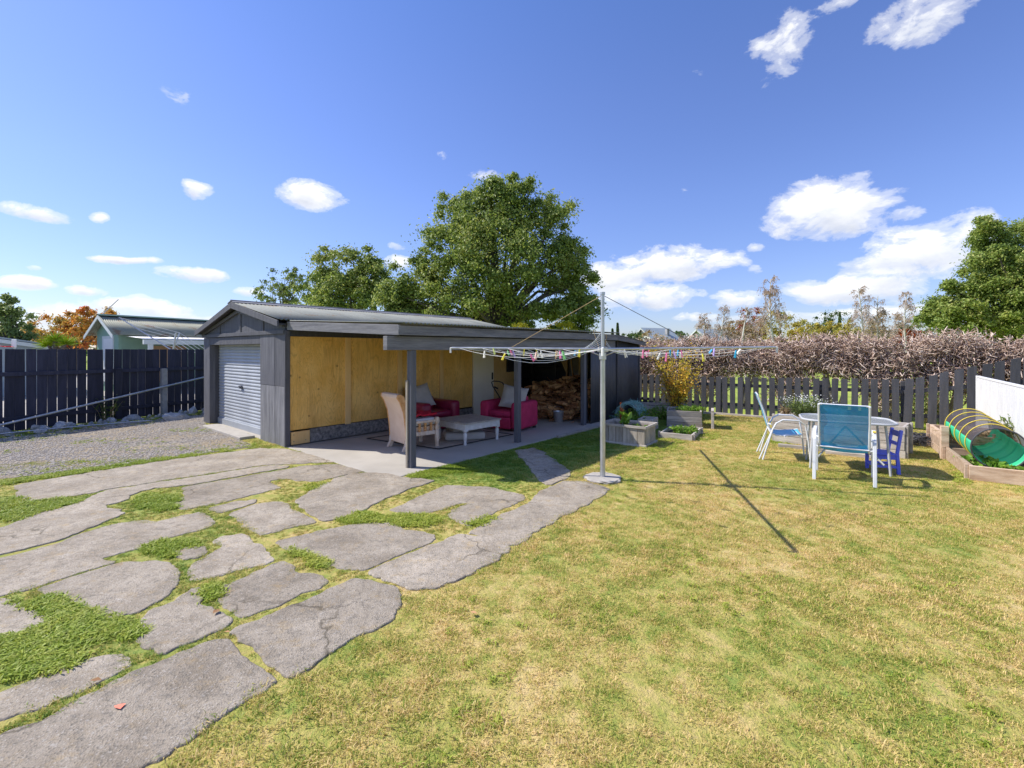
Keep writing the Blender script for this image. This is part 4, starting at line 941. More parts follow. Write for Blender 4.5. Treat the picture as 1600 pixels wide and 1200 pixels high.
# slack bundle of line hanging from the mast to the left arm
for j in range(7):
    a = Vector((-.03, 0, 1.98-.03*j)); t = Vector((0, 0, HA)).lerp(tips[2], .2+.1*j); MB().tube(sag(a, t, .10+.02*j, 8), .003, 5).build('line', MC['white_wire'], cl)
for j in range(3):
    a = Vector((.03, 0, 1.9-.05*j)); t = Vector((0, 0, HA)).lerp(tips[0], .14+.06*j); MB().tube(sag(a, t, .1, 8), .003, 5).build('line', MC['white_wire'], cl)
def peg_mesh(mat):
    mb = MB(); mb.box((0, .005, -.01), (.012, .006, .075), Matrix.Rotation(.1, 3, 'X')).box((0, -.005, -.01), (.012, .006, .075), Matrix.Rotation(-.1, 3, 'X')).box((0, 0, .002), (.014, .014, .01)); return mb.mesh('clothes_peg', MC[mat])
pegm = {c: peg_mesh('peg_'+c) for c in ('pink', 'blue', 'green', 'yellow', 'white', 'purple', 'peach', 'lime')}
def peg(c, p, side):
    o = link('clothes_peg', pegm[c], None, Vector((PX, PY, 0))+p+Vector((0, 0, .012)), (random.gauss(0, .25), random.gauss(0, .3), random.uniform(-1.2, 1.2))); o.scale = (1.25,)*3
    tag(o, f'small {c} clothes peg clipped on the {side} of the rotary clothesline', 'clothes peg', f'{c} pegs on the {side} of the clothesline')
LP = 'pink yellow peach yellow white pink blue pink lime white green blue peach green purple pink green yellow yellow white peach yellow white'.split()
wires2 = [w_ for i_, w_ in enumerate(wires) if i_ % 5 >= 2]
wl = [w_ for w_ in wires2 if w_[3] in (1, 2)]; wr = [w_ for w_ in wires2 if w_[3] in (0, 3)]
for i, c in enumerate(LP):
    a, b, s, k = wl[(i*5) % len(wl)]; t = .12+.76*((i*.377) % 1)
    if k == 2: t = min(t, .8)
    peg(c, a.lerp(b, t)+Vector((0, 0, -s*4*t*(1-t))), 'left lines')
RP = 'white pink blue blue purple white pink blue green yellow pink pink white blue white pink purple white'.split()
for i, c in enumerate(RP):
    a, b, s, k = wr[(i*5+2) % len(wr)]; t = .12+.76*((i*.61803) % 1); peg(c, a.lerp(b, t)+Vector((0, 0, -s*4*t*(1-t))), 'right lines')
# ================================================================ LEFT FENCE
fd = (FB-FA).normalized(); frz = math.atan2(fd.y, fd.x); Lf = (FB-FA).length
lf = empty('paling_fence', (FA.x, FA.y, GZ), frz, 'tall close navy-black paling fence along the gravel on the left', 'fence')
pw = .152; k = 0; x = 0; pmesh = [MB().box((0, 0, .89+dz/2), (pw_, .02, 1.78+dz)).mesh('paling', MC['navy_fence']) for pw_, dz in ((.165, 0), (.162, .006), (.167, -.005), (.158, .003))]
while x < Lf:
    me = pmesh[k % 4 if random.random() < .7 else random.randrange(4)]; o = link('paling', me, lf, (x, random.uniform(-.003, .003), 0), (0, random.gauss(0, .006), 0)); x += .169+random.choice([.001, .004, .006, .009]); k += 1
    m = o.modifiers.new('b', 'BEVEL'); m.width = .003
for z in (.28, 1.52-.28): MB().span((-.1, -.06, z-.045), (Lf+.1, -.013, z+.045)).build('rail', MC['navy_fence'], lf, bevel=.004)
def fx(px):  # distance along the fence of an image column
    r = (px-800)/F; return (r*FA.y-FA.x)/(fd.x-r*fd.y)
for px, wd, hh, mt in ((-150, .12, 1.35, 'navy_fence'), (180, .14, 1.3, 'navy_fence'), (252, .12, 1.26, 'stone_grey')):
    o = MB().span((fx(px)-wd/2, -.19, -.1), (fx(px)+wd/2, -.07, hh)).build('post', MC[mt], lf, bevel=.008)
    if mt == 'stone_grey': o['label'] = 'short grey concrete post'
o = MB().tube([Vector((fx(-60), -.26, .10)), Vector((fx(318), -.26, 1.0))], .027, 12).build('pipe', MC['galv'], None, smooth=True, loc=(FA.x, FA.y, GZ), rot=(0, 0, frz)); tag(o, 'long pale metal pipe leaning at a slant along the navy paling fence', 'pipe')
o = MB().tube([(-10.6, 8.85, .06), (-9.7, 9.9, .07), (-8.75, 11.0, .05)], .014, 8).build('pipe', MC['galv'], None, smooth=True, loc=(0, 0, 0)); tag(o, 'thin pale conduit lying among the stones at the foot of the navy fence', 'pipe')
# stones along its foot
ri = []
for s in range(6):
    b2 = ico.copy(); rr = random.Random(60+s); bmesh.ops.subdivide_edges(b2, edges=b2.edges, cuts=1, use_grid_fill=True)
    for v in b2.verts: v.co = v.co.normalized()*rr.uniform(.78, 1.15); v.co.z *= .7; v.co.x *= 1.2
    me = bpy.data.meshes.new('stone'); b2.to_mesh(me); b2.free(); me.materials.append(MC['rock']); ri.append(me)
for i in range(120):
    t = random.random(); big = i < 14; s = random.uniform(.10, .17) if big else random.uniform(.035, .09)
    bx, by = FA.lerp(FB, t*.75).xy; off = random.uniform(.25, .95) if not big else random.uniform(.3, .7)
    px_, py_ = bx+fd.y*off, by-fd.x*off
    o = link('stone', ri[i % 6], None, (px_, py_, GZ+s*.35), (random.uniform(0, 3), random.uniform(0, 3), random.uniform(0, 6))); o.scale = (s, s*random.uniform(.7, 1), s)
    tag(o, 'pale grey %s stone lying at the foot of the navy fence' % ('large' if big else 'small'), 'stone', 'stones along the foot of the navy fence, '+('large' if big else 'small'))
o = link('stone', ri[1], None, (*G(275, 655)[:2], .05), (.3, .2, 1)); o.scale = (.28, .2, .17); tag(o, 'largest pale boulder by the fence foot, just right of the grey concrete post', 'stone')
# shaded ground plants along the fence foot
n = 900; t_ = rng.uniform(0, .75, n); o_ = rng.uniform(.1, 1.0, n); Pp = np.c_[FA.x+(FB.x-FA.x)*t_+fd.y*o_, FA.y+(FB.y-FA.y)*t_-fd.x*o_, np.full(n, GZ+.01)]
scatter('fence_weeds', wm, Pp, rng.uniform(.5, 1.5, n), None, 'low green weeds among the stones at the foot of the navy fence', 'weeds')

def plant(name, loc, rx, ry, h, n, size, mat, label, cat='plant', stems=12, stemmat='straw', droop=.2, flower=None, seed=0, upright=.5, group=None, shape=1.0, stemr=.006, leafw=.4):
    r = np.random.default_rng(seed); root = empty(name, loc, 0, label, cat, group)
    th = r.uniform(0, 6.283, stems); rad = r.uniform(.15, 1, stems)**.6; T = np.c_[rx*rad*np.cos(th), ry*rad*np.sin(th), h*(r.uniform(.7, 1.05, stems))*(1-.35*rad*shape)]
    B = T*np.array([.25, .25, 0]); M_ = (B+T)/2*np.array([.85, .85, 1.1])
    V1, F1 = catm([sticks(B, M_, stemr, stemr*.8), sticks(M_, T, stemr*.8, stemr*.35)]); link('stems', np_mesh('stems', V1, F1, MC[stemmat]), root)
    i = r.integers(0, stems, n); t = r.uniform(.15, 1.03, n)[:, None]; P = np.where(t < .5, B[i]+(M_[i]-B[i])*t*2, M_[i]+(T[i]-M_[i])*(t*2-1))+r.normal(0, 1, (n, 3))*np.array([rx, ry, h*.6])*.11
    P[:, 2] = np.maximum(P[:, 2], .01)
    Nn = r.normal(size=(n, 3)); Nn[:, 2] = np.abs(Nn[:, 2])*upright+.2
    V2_, F2 = leaves(P, Nn, size, leafw); link('foliage', np_mesh('foliage', V2_, F2, MC[mat]), root)
    if flower:
        fm, fn, fs_ = flower; i = r.integers(0, stems, fn); P = T[i]+r.normal(0, 1, (fn, 3))*np.array([rx, ry, h*.3])*.25+np.array([0, 0, .02]); Nn = r.normal(size=(fn, 3))*.3+np.array([0, -.4, 1])
        Va, Fa_ = leaves(P, Nn, fs_, 1.0, .05); link('flowers', np_mesh('flowers', Va, Fa_, MC[fm]), root)['kind'] = 'stuff'
    return root
plant('climber', (FA.x+fd.x*fx(160)+.22*fd.y, FA.y+fd.y*fx(160)-.22*fd.x, GZ), .35, .25, .75, 260, .06, 'leaf_dark', 'dark leafy weed climbing the navy fence beside its wooden post', seed=3)

# ================================================================ BACK PICKET FENCE
BA = Vector((5.36, 12.7, 0)); bd = Vector((.808, -.589, 0)); BS = BA-bd*1.9
bf = empty('picket_fence', (BS.x, BS.y, GZ), math.atan2(bd.y, bd.x), 'charcoal picket fence across the back of the lawn, rising to the right', 'fence')
def bs(px):
    r = (px-800)/F; return (r*BS.y-BS.x)/(bd.x-r*bd.y)
tops = [(-2, 1.01), (bs(1100), 1.01), (bs(1400), 1.09), (bs(1440), 1.15), (bs(1520), 1.42), (bs(1600), 1.62), (99, 1.75)]
def topz(s):
    for (a, za), (b, zb) in zip(tops[:-1], tops[1:]):
        if a <= s <= b: return za+(zb-za)*(s-a)/(b-a)
s = 0.06; pk = 0
while s < 9.5:
    Zt = topz(s)-GZ-.0; wd = .128 if s < bs(1400) else .142
    sl = (.0, .02)[s > bs(1430)]
    mb = MB().prism([(-wd/2, 0, .04), (wd/2, 0, .04), (wd/2, 0, Zt+sl+random.uniform(-.01, .01)), (-wd/2, 0, Zt-sl+random.uniform(-.01, .01))], (0, -.011, 0), (0, .011, 0))
    o = mb.build('picket', MC['char_fence'], bf, bevel=.003, loc=(s, -.05, 0), rot=(0, random.gauss(0, .010)+(.02 if s > bs(1400) else 0), 0)); s += (.186 if s < bs(1400) else .2)+random.uniform(-.008, .008); pk += 1
for z in (.3, .82): MB().span((-.2, -.036, z-.04), (bs(1410), .014, z+.04)).build('rail', MC['char_fence'], bf, bevel=.003)
MB().bar((bs(1412), -.01, .82), (9.5, -.01, 1.38), .05, .08).build('rail', MC['char_fence'], bf, bevel=.003)
MB().bar((bs(1412), -.01, .3), (9.5, -.01, .42), .05, .08).build('rail', MC['char_fence'], bf, bevel=.003)
for xx in (.0, 2.3, 4.6, bs(1412), 8.4): MB().span((xx-.05, .02, -.2), (xx+.05, .12, topz(max(xx, 0))-.05)).build('post', MC['char_fence'], bf, bevel=.004)
MB().span((bs(1100), -.1, -.02), (bs(1300), -.065, .06)).build('kick_board', MC['grey_wood'], bf, bevel=.004)
# white fence on the right
WA = Vector((9.53, 9.3, 0)); wdv = Vector((-.608, -.794, 0))
wf = empty('white_fence', (WA.x, WA.y, GZ), math.atan2(wdv.y, wdv.x), 'white vertical ribbed panel fence at the right edge', 'fence')
k = 0; x = 0
wbm = MB().span((.002, -.012, .0), (.146, .012, 1.14)).mesh('board', MC['white_paint']); rbm = MB().span((-.012, .013, .02), (.012, .02, 1.10)).mesh('rib', MC['white_paint'])
for k in range(34):
    link('board', wbm, wf, (k*.148, 0, .06)); link('rib', rbm, wf, (k*.148+.0, 0, .06)); link('rib', rbm, wf, (k*.148+.074, 0, .06))
MB().span((-.02, -.02, 1.20), (5.06, .024, 1.235)).build('cap_rail', MC['white_paint'], wf, bevel=.004)
MB().span((-.02, .0225, 1.10), (5.06, .03, 1.135)).build('trim', MC['white_paint'], wf)
MB().span((-.06, -.03, -.1), (-.021, .04, 1.235)).build('end_post', MC['white_paint'], wf, bevel=.004)

# ================================================================ PLANTERS
def frame_box(name, loc, rz, w_, d_, zs_, mat, label, soilz=None, th=.035, vert=False, rim=False, cat='planter box', group=None, posts=True):
    r = empty(name, loc, rz, label, cat, group)
    (z0, z1) = zs_
    if vert:
        nb = max(3, round(w_/.13)); nd = max(3, round(d_/.13))
        for i in range(nb):
            for yy in (0, d_-th): MB().span((w_*i/nb+.003, yy, z0), (w_*(i+1)/nb-.003, yy+th*.7, z1)).build('board', MC[mat+'_v' if mat == 'grey_wood' else mat], r, bevel=.003)
        for i in range(nd):
            for xx in (.001, w_-th*.7-.001): MB().span((xx, th+(d_-2*th)*i/nd+.003, z0), (xx+th*.7, th+(d_-2*th)*(i+1)/nd-.003, z1)).build('board', MC[mat+'_v' if mat == 'grey_wood' else mat], r, bevel=.003)
    else:
        n = max(1, round((z1-z0)/.135))
        for i in range(n):
            a, b = z0+(z1-z0)*i/n+.003, z0+(z1-z0)*(i+1)/n-.003
            for yy in (0, d_-th): MB().span((random.uniform(-.01, .01), yy, a), (w_+random.uniform(-.01, .01), yy+th, b)).build('plank', MC[mat], r, bevel=.004)
            for xx in (0, w_-th): MB().span((xx, th+.002, a), (xx+th, d_-th-.002, b)).build('plank', MC[mat], r, bevel=.004)
        if posts:
            for xx in (-.04, w_+.002):
                for yy in (.02, d_-.08): MB().span((xx, yy, z0-.03), (xx+.038, yy+.06, z1+.01)).build('corner_post', MC[mat], r, bevel=.004)
    if rim:
        for z in ((z1-.0, z1+.045), (z0-.02, z0+.04)):
            MB().span((-.03, -.025, z[0]), (w_+.03, -.001, z[1])).build('rim', MC['grey_wood'], r, bevel=.004)
            MB().span((w_+.002, -.0, z[0]), (w_+.028, d_, z[1])).build('rim', MC['grey_wood'], r, bevel=.004)
            MB().span((-.028, -.0, z[0]), (-.002, d_, z[1])).build('rim', MC['grey_wood'], r, bevel=.004)
            MB().span((-.03, d_+.001, z[0]), (w_+.03, d_+.025, z[1])).build('rim', MC['grey_wood'], r, bevel=.004)
    MB().span((th, th, z0), (w_-th, d_-th, soilz if soilz else z1-.07)).build('soil', MC['soil'], r); return r
rzA = math.atan2(-.59, .808)
frame_box('planter_box', (1.72, 8.72, GZ), rzA, .84, .6, (0, .33), 'grey_wood', 'weathered vertical-board planter box beside the clothesline pole, holding dried stalks', vert=True, rim=True)
def loc2(ox, oy, rz, x, y): return (ox+x*math.cos(rz)-y*math.sin(rz), oy+x*math.sin(rz)+y*math.cos(rz))
x_, y_ = loc2(1.72, 8.72, rzA, .27, .28)
plant('dried_stalk', (x_, y_, .22), .05, .04, .55, 60, .06, 'leaf_rust', 'tall brown dried stalk standing in the board planter by the clothesline', stems=5, seed=5, stemmat='bark_log')
x_, y_ = loc2(1.72, 8.72, rzA, .4, .2)
plant('leek_plant', (x_, y_, .22), .09, .04, .42, 16, .25, 'leaf_weed', 'pale green leek-like plant beside the dried stalk in the board planter', stems=7, seed=6, stemmat='leaf_light', stemr=.014)
x_, y_ = loc2(1.72, 8.72, rzA, .62, .3)
plant('planter_weeds', (x_, y_, .24), .2, .16, .12, 200, .05, 'leaf_weed', 'low weeds in the right half of the board planter', seed=7)
frame_box('garden_bed', (2.96, 9.12, GZ), math.atan2(-.53, .85), .62, 1.0, (0, .12), 'grey_wood', 'low square timber garden frame full of leafy greens, right of the board planter', soilz=.05)
plant('leafy_greens', (3.55, 9.32, .02), .36, .36, .2, 700, .07, 'leaf_weed', 'leafy greens filling the low square garden frame', stems=30, seed=8)
frame_box('garden_bed', (3.55, 10.45, GZ), math.atan2(-.35, .93), .75, .7, (.0, .38), 'grey_wood', 'higher two-plank timber garden frame behind the low greens', soilz=.3, posts=False)
MB_ = MB().span((0, 0, 0), (.06, .5, .42)); o = MB_.build('loose_sleeper', MC['grey_wood'], None, bevel=.006, loc=(4.42, 10.1, GZ), rot=(0, 0, R(-24))); tag(o, 'grey sleeper set on edge at the right end of the two-plank frame', 'sleeper')
plant('frame_grass', (4.1, 10.6, .28), .42, .25, .2, 600, .09, 'leaf_weed', 'green grass growing out of the two-plank garden frame', stems=30, seed=9, leafw=.15)
frame_box('garden_bed', (2.75, 9.95, GZ), math.atan2(-.5, .85), .32, .5, (.0, .26), 'grey_wood', 'small square timber box between the board planter and two-plank frame', soilz=.1, posts=False)
frame_box('garden_bed', (3.25, 12.1, GZ), math.atan2(-.3, .95), 1.3, .8, (0, .3), 'grey_wood', 'far timber garden frame under the yellow shrub and green netting', posts=False)
plant('weeds_bed', (2.95, 10.9, GZ), .55, .7, .35, 1100, .08, 'leaf_weed', 'lush weeds growing between the planters and the dark shed wall', stems=40, seed=10, leafw=.25)
plant('weeds_bed', (3.75, 11.6, GZ), .8, .35, .4, 900, .08, 'leaf_weed', 'lush weeds around the foot of the yellow shrub', stems=40, seed=12, leafw=.25)
# green netting on hoops
nt = empty('garden_netting', (3.0, 11.45, GZ), R(-30), 'tangled green garden netting on hoops beside the dark shed wall', 'netting')
for k in range(4):
    yy = -.3+k*.2; MB().tube([(.34*math.cos(a), yy+.04*math.sin(5*a), .45*math.sin(a)) for a in np.linspace(0, math.pi, 12)], .008, 6).build('hoop', MC['net_green'], nt)
n = 420; a_ = rng.uniform(.1, 3.0, n); y_ = rng.uniform(-.4, .4, n); P0 = np.c_[.35*np.cos(a_), y_, .46*np.sin(a_)]+rng.normal(0, .03, (n, 3)); a2 = a_+rng.normal(0, .25, n); P1 = np.c_[.35*np.cos(a2), y_+rng.normal(0, .12, n), .46*np.abs(np.sin(a2))]
Vv, Ff = sticks(P0, P1, .0035, .0035); link('mesh_strands', np_mesh('mesh_strands', Vv, Ff, MC['net_green']), nt)
# yellow shrub
sx, sy = 4.3, 11.9
shr = empty('autumn_shrub', (sx, sy, GZ), 0, 'sparse yellow and orange autumn shrub in front of the picket fence corner', 'shrub')
r = np.random.default_rng(77); n = 60; th = r.uniform(0, 6.283, n); hh = r.uniform(.35, 1.0, n); T = np.c_[.78*np.cos(th)*(1-.35*np.abs(hh-.65))*r.uniform(.3, 1, n), .55*np.sin(th)*r.uniform(.3, 1, n), hh*1.85]
B = np.c_[T[:, :2]*.12, np.full(n, .25)]; B[:8, 2] = 0; M_ = (B+T)/2*np.array([.7, .7, 1.0])
Vv, Ff = catm([sticks(B, M_, .009, .006), sticks(M_, T, .006, .002), sticks(np.zeros((1, 3)), np.array([[0.02, 0, .8]]), .03, .02, 6)[0:2]]); link('branches', np_mesh('branches', Vv, Ff, MC['trunk_bark']), shr)
n2 = 3600; i = r.integers(0, n, n2); t = r.uniform(.2, 1.05, n2)[:, None]; P = np.where(t < .5, B[i]+(M_[i]-B[i])*t*2, M_[i]+(T[i]-M_[i])*(t*2-1))+r.normal(0, .05, (n2, 3)); Nn = r.normal(size=(n2, 3)); Nn[:, 2] += .5
Vv, Ff = leaves(P, Nn, .06, .6); link('foliage', np_mesh('foliage', Vv, Ff, MC['leaf_shrub']), shr)
# long planter behind the table
rzL = math.atan2(-.735, .678)
frame_box('raised_bed', (5.04, 8.76, GZ), rzL, 1.92, .62, (0, .52), 'grey_wood', 'long weathered four-plank raised bed behind the garden table', soilz=.44)
x_, y_ = loc2(5.04, 8.76, rzL, .42, .35)
plant('daisy_plant', (x_, y_, .42), .45, .28, .48, 1500, .055, 'leaf_light', 'bushy daisies with tiny white flowers in the long raised bed', stems=110, seed=14, flower=('petal', 260, .022), leafw=.2, stemmat='leaf_light', stemr=.003, shape=.8)
x_, y_ = loc2(5.04, 8.76, rzL, .12, .25)
plant('dry_grass', (x_, y_, .42), .12, .12, .3, 60, .1, 'leaf_brown', 'tuft of dry straw grass at the left end of the long raised bed', stems=40, seed=15, leafw=.1, stemr=.003)
for q, (px, py, L, lb) in enumerate(((1262, 702, .9, 'grey sleeper lying in the grass in front of the long raised bed'), (1330, 712, .7, 'second grey sleeper lying in front of the long raised bed, nearer the chair'))):
    g = G(px, py); o = MB().box((0, 0, .03), (L, .09, .06)).build('loose_sleeper', MC['grey_wood'], None, bevel=.006, loc=(g[0], g[1], GZ), rot=(0, 0, rzL+R(12))); tag(o, lb, 'sleeper')
# right beds: local X across (front), Y away
rzR = math.atan2(-.56, .83)
frame_box('garden_bed', (6.19, 6.16, GZ), rzR, 1.5, 1.45, (0, .2), 'sleeper', 'low brown sleeper bed at the right edge holding leafy plants and the play tunnel', soilz=.1, th=.05)
frame_box('garden_bed', (7.02, 7.40, GZ), rzR, 1.25, 1.2, (0, .40), 'sleeper', 'higher brown sleeper bed behind the play tunnel', soilz=.3, th=.05)
for ii, (xx, yy) in enumerate(((.0, -.06), (.62, .02))):
    g = loc2(7.02, 7.40, rzR, xx, yy); o = MB().span((-.05, -.05, 0), (.05, .05, .53-.08*ii)).build('sleeper_stub', MC['sleeper'], None, bevel=.006, loc=(g[0], g[1], GZ), rot=(0, 0, rzR)); tag(o, ('tall brown timber stub at the left corner of the higher sleeper bed', 'shorter brown timber stub in the middle of the higher sleeper bed')[ii], 'timber')
g = loc2(6.19, 6.16, rzR, .28, .5); plant('strawberry_plant', (g[0], g[1], .07), .2, .42, .17, 420, .085, 'leaf_weed', 'broad leafy green plants beside the play tunnel', stems=30, seed=16, leafw=.6)
g = loc2(7.02, 7.40, rzR, .9, .4); plant('tall_grass', (g[0], g[1], .25), .35, .3, .45, 240, .16, 'leaf_light', 'tall grass between the play tunnel and the white fence', stems=60, seed=17, leafw=.07, stemr=.003)
g = loc2(7.02, 7.40, rzR, 1.3, -.6); plant('tall_grass', (g[0], g[1], GZ), .5, .5, .5, 300, .16, 'leaf_weed', 'green grass along the foot of the white fence behind the tunnel', stems=70, seed=18, leafw=.07, stemr=.003)
# straw heap
n = 500; g = loc2(7.02, 7.40, rzR, .5, .4); P0 = np.c_[g[0]+rng.normal(0, .22, n), g[1]+rng.normal(0, .2, n), .3+rng.uniform(0, .12, n)]; d_ = rng.normal(size=(n, 3)); d_[:, 2] *= .3
Vv, Ff = sticks(P0, P0+unit(d_)*.15, .004, .003); tag(link('straw_heap', np_mesh('straw_heap', Vv, Ff, MC['straw'])), 'heap of dry straw in the higher sleeper bed', 'straw', kind='stuff')
# dark netting heap
g = G(1438, 694); nh = empty('netting_heap', (g[0], g[1], GZ), 0, 'crumpled heap of dark netting and hose on the lawn left of the sleeper bed', 'netting')
r = np.random.default_rng(5)
for k in range(9):
    a0_ = r.uniform(0, 6.28); pts = [Vector((.33*math.cos(a0_+t*3)*(.5+.5*r.random())+r.normal(0, .02), .22*math.sin(a0_+t*3), .05+.14*abs(math.sin(t*5+k)))) for t in np.linspace(0, 1.6, 12)]
    MB().tube(pts, .012, 6).build('strand', MC['net_dark'], nt if False else nh)
n = 500; P0 = r.normal(0, 1, (n, 3))*np.array([.2, .15, .0])+np.c_[np.zeros((n, 2)), r.uniform(.01, .2, n)]; P1 = P0+r.normal(0, .07, (n, 3)); P1[:, 2] = np.abs(P1[:, 2])*.8
Vv, Ff = sticks(P0, P1, .004, .004); link('mesh_strands', np_mesh('mesh_strands', Vv, Ff, MC['net_dark']), nh)
# play tunnel
c0 = Vector((6.66, 6.22, .40)); c1 = Vector((7.42, 7.40, .52)); rd = .275
tn = empty('play_tunnel', (c0.x, c0.y, 0), 0, 'collapsible play tunnel, green below and dark mesh above with yellow ribs', 'play tunnel')
ax = (c1-c0); L = ax.length; ax.normalize(); sd_ = ax.cross(Vector((0, 0, 1))).normalized(); up_ = sd_.cross(ax).normalized()
def tun(a0_, a1_, nseg=40, na=24):
    vs = []; fs = []
    for i in range(nseg+1):
        t = i/nseg; c = ax*L*t; rr_ = rd*(1-.045*abs(math.sin(t*5*math.pi))+.012*math.sin(t*60))
        for j in range(na+1):
            a = a0_+(a1_-a0_)*j/na; vs.append(c+sd_*rr_*math.cos(a)+up_*rr_*math.sin(a)*(1)+Vector((0, 0, c0.z)))
    for i in range(nseg):
        for j in range(na): a = i*(na+1)+j; fs.append((a, a+1, a+na+2, a+na+1))
    return MB().add(vs, fs)
for a0_, a1_, nm, mt in ((math.pi*.93, math.pi*2.0+.1, 'green_half', 'tunnel_green'), (.1, math.pi*.93, 'mesh_half', 'tunnel_mesh')):
    o = tun(a0_, a1_).build(nm, MC[mt], tn, smooth=True)
    if nm == 'green_half': m = o.modifiers.new('s', 'SOLIDIFY'); m.thickness = .004
for i, t in enumerate((0, .2, .4, .6, .8, 1)):
    c = ax*L*t+Vector((0, 0, c0.z)); MB().tube([c+sd_*(rd+.005)*math.cos(a)+up_*(rd+.005)*math.sin(a) for a in np.linspace(0, 2*math.pi, 40)[:-1]], .007 if i else .010, 6, closed=True).build('rib', MC['rib_yellow' if i else 'net_dark'], tn)

# ================================================================ GARDEN TABLE AND CHAIRS
gt = empty('garden_table', (4.99, 6.81, GZ), R(-28), 'rounded glass-topped garden table with pale metal frame, between the sling chairs', 'table')
def rrect(w_, d_, r_, n=6):
    p = []
    for cx_, cy_, a in ((w_/2-r_, d_/2-r_, 0), (-w_/2+r_, d_/2-r_, 90), (-w_/2+r_, -d_/2+r_, 180), (w_/2-r_, -d_/2+r_, 270)):
        for k in range(n+1): t = R(a+90*k/n); p.append((cx_+r_*math.cos(t), cy_+r_*math.sin(t)))
    return p
MB().prism([(x, y, 0) for x, y in rrect(1.10, .74, .2)], (0, 0, .722), (0, 0, .73)).build('glass_top', MC['table_glass'], gt)
MB().tube([(x, y, .725) for x, y in rrect(1.13, .77, .21)], .017, 8, closed=True).build('rim', MC['table_metal'], gt, smooth=True)
for sx in (-1, 1):
    for sy in (-1, 1):
        MB().tube([(sx*.42, sy*.25, .71), (sx*.44, sy*.27, .5), (sx*.47, sy*.30, 0)], .016, 8).build('leg', MC['table_metal'], gt, smooth=True)
    MB().tube([(sx*.40, -.30, .15), (sx*.0, .0, .62)], .013, 6).build('brace', MC['table_metal'], gt)
def frame_chair(x, y, rz, label, top, kind):
    c = empty('sling_chair', (x, y, GZ), rz, label, 'chair', 'blue sling garden chairs by the glass table'); w_ = .27
    flat = kind == 'flat'
    tubemat = MC['white_metal']
    sl = [(.24, .44), (.18, .425), (-.02, .40), (-.12, .40), (-.18, .43), (-.22, .52), (-.29, .78), (-.345, .93), (-.37, top-.03), (-.385, top)]
    for s in (-1, 1):
        X = s*(w_+.055)
        if flat:
            pts = [(X, -.27, 0), (X, -.235, .30), (X, -.20, .54), (X, -.14, .63), (X, .05, .66), (X, .22, .64), (X, .26, .58), (X, .27, .3), (X, .275, 0)]
            for a, b in zip(pts[:-1], pts[1:]): pass
            mb = MB()
            for i in range(len(pts)-1):
                a, b = Vector(pts[i]), Vector(pts[i+1]); d = (b-a).normalized()*.006; mb.bar(a-d, b+d, .03, .052, (1, 0, 0)) if False else mb.bar(a-d, b+d, .042, .05, (0, .3, 1))
            mb.build('side_frame', tubemat, c, bevel=.006)
            MB().tube([Vector((X*.98, -.27, 0)), Vector((X*.98, -.27, .02))], .02, 8).build('foot', MC['rubber'], c)
        else:
            MB().tube([(X, -.31, 0), (X, -.27, .15), (X, -.17, .50), (X, -.12, .60), (X, -.03, .66), (X, .18, .66), (X, .27, .60), (X, .31, .35), (X, .34, 0)], .0125, 8).build('side_frame', tubemat, c, smooth=True)
            MB().tube([(X*.9, -.36, 0), (X*.9, -.17, .5), (X*.9, -.12, .60)], .011, 8).build('rear_leg', tubemat, c, smooth=True)
        MB().tube([(s*w_, a, b) for a, b in sl], .013, 8).build('seat_rail', tubemat, c, smooth=True)
        MB().tube([(s*w_, -.02, .40), (X, .0, .40 if not flat else .42)], .01, 6).build('bracket', tubemat, c)
        MB().tube([(s*w_, -.24, .58), (X, -.19, .58)], .01, 6).build('bracket', tubemat, c)
    for a, b in ((.2, .41), (-.375, top-.0), (-.2, .45)): MB().tube([(-w_-.0, a, b), (w_+.0, a, b)], .012, 8).build('cross_bar', tubemat, c, smooth=True)
    # sling
    n = 8; vs = []; fs = []
    dense = []
    for (a, b), (a2, b2) in zip(sl[:-1], sl[1:]):
        for t in (0, .5): dense.append((a+(a2-a)*t, b+(b2-b)*t))
    dense.append(sl[-1])
    for a, b in dense:
        for i in range(n+1):
            q = i/n*2-1; vs.append((q*(w_-.004), a+.02*(1-q*q)*(-1 if b > .5 else 0), b+.004-(.022*(1-q*q) if b < .5 else 0)))
    for j in range(len(dense)-1):
        for i in range(n): a = j*(n+1)+i; fs.append((a, a+1, a+n+2, a+n+1))
    MB().add(vs, fs).build('sling', MC['sling_blue' if flat else 'sling_pale'], c, smooth=True)
    if flat:
        MB().bar((w_+.055, -.12, .68), (w_+.055, -.06, .69), .034, .012).build('tag', MC['rib_yellow'], c)
    return c
frame_chair(4.55, 6.24, R(-36.4), 'blue sling chair with flat white frame, seen from behind in front of the table', 1.04, 'flat')
frame_chair(4.44, 7.46, R(-115), 'light blue sling chair with thin tube frame, side-on left of the table', 1.03, 'round')
kc = empty('kids_chair', (5.35, 6.585, GZ), R(72.5), "small cobalt blue child's wooden chair right of the table", 'chair')
for s in (-1, 1):
    MB().bar((s*.13, -.15, 0), (s*.13, -.13, .3), .035, .04, (0, 1, 0)).bar((s*.13, -.13, .3), (s*.13, -.18, .63), .035, .036, (0, 1, 0)).build('rear_post', MC['kid_blue'], kc, bevel=.004)
    MB().span((s*.13-.0175, .11, 0), (s*.13+.0175, .15, .27)).build('front_leg', MC['kid_blue'], kc, bevel=.004)
    MB().span((s*.13-.012, -.125, .09), (s*.13+.012, .108, .125)).build('side_stretcher', MC['kid_blue'], kc, bevel=.003)
    MB().span((s*.13-.012, -.115, .21), (s*.13+.012, .108, .265)).build('side_apron', MC['kid_blue'], kc, bevel=.003)
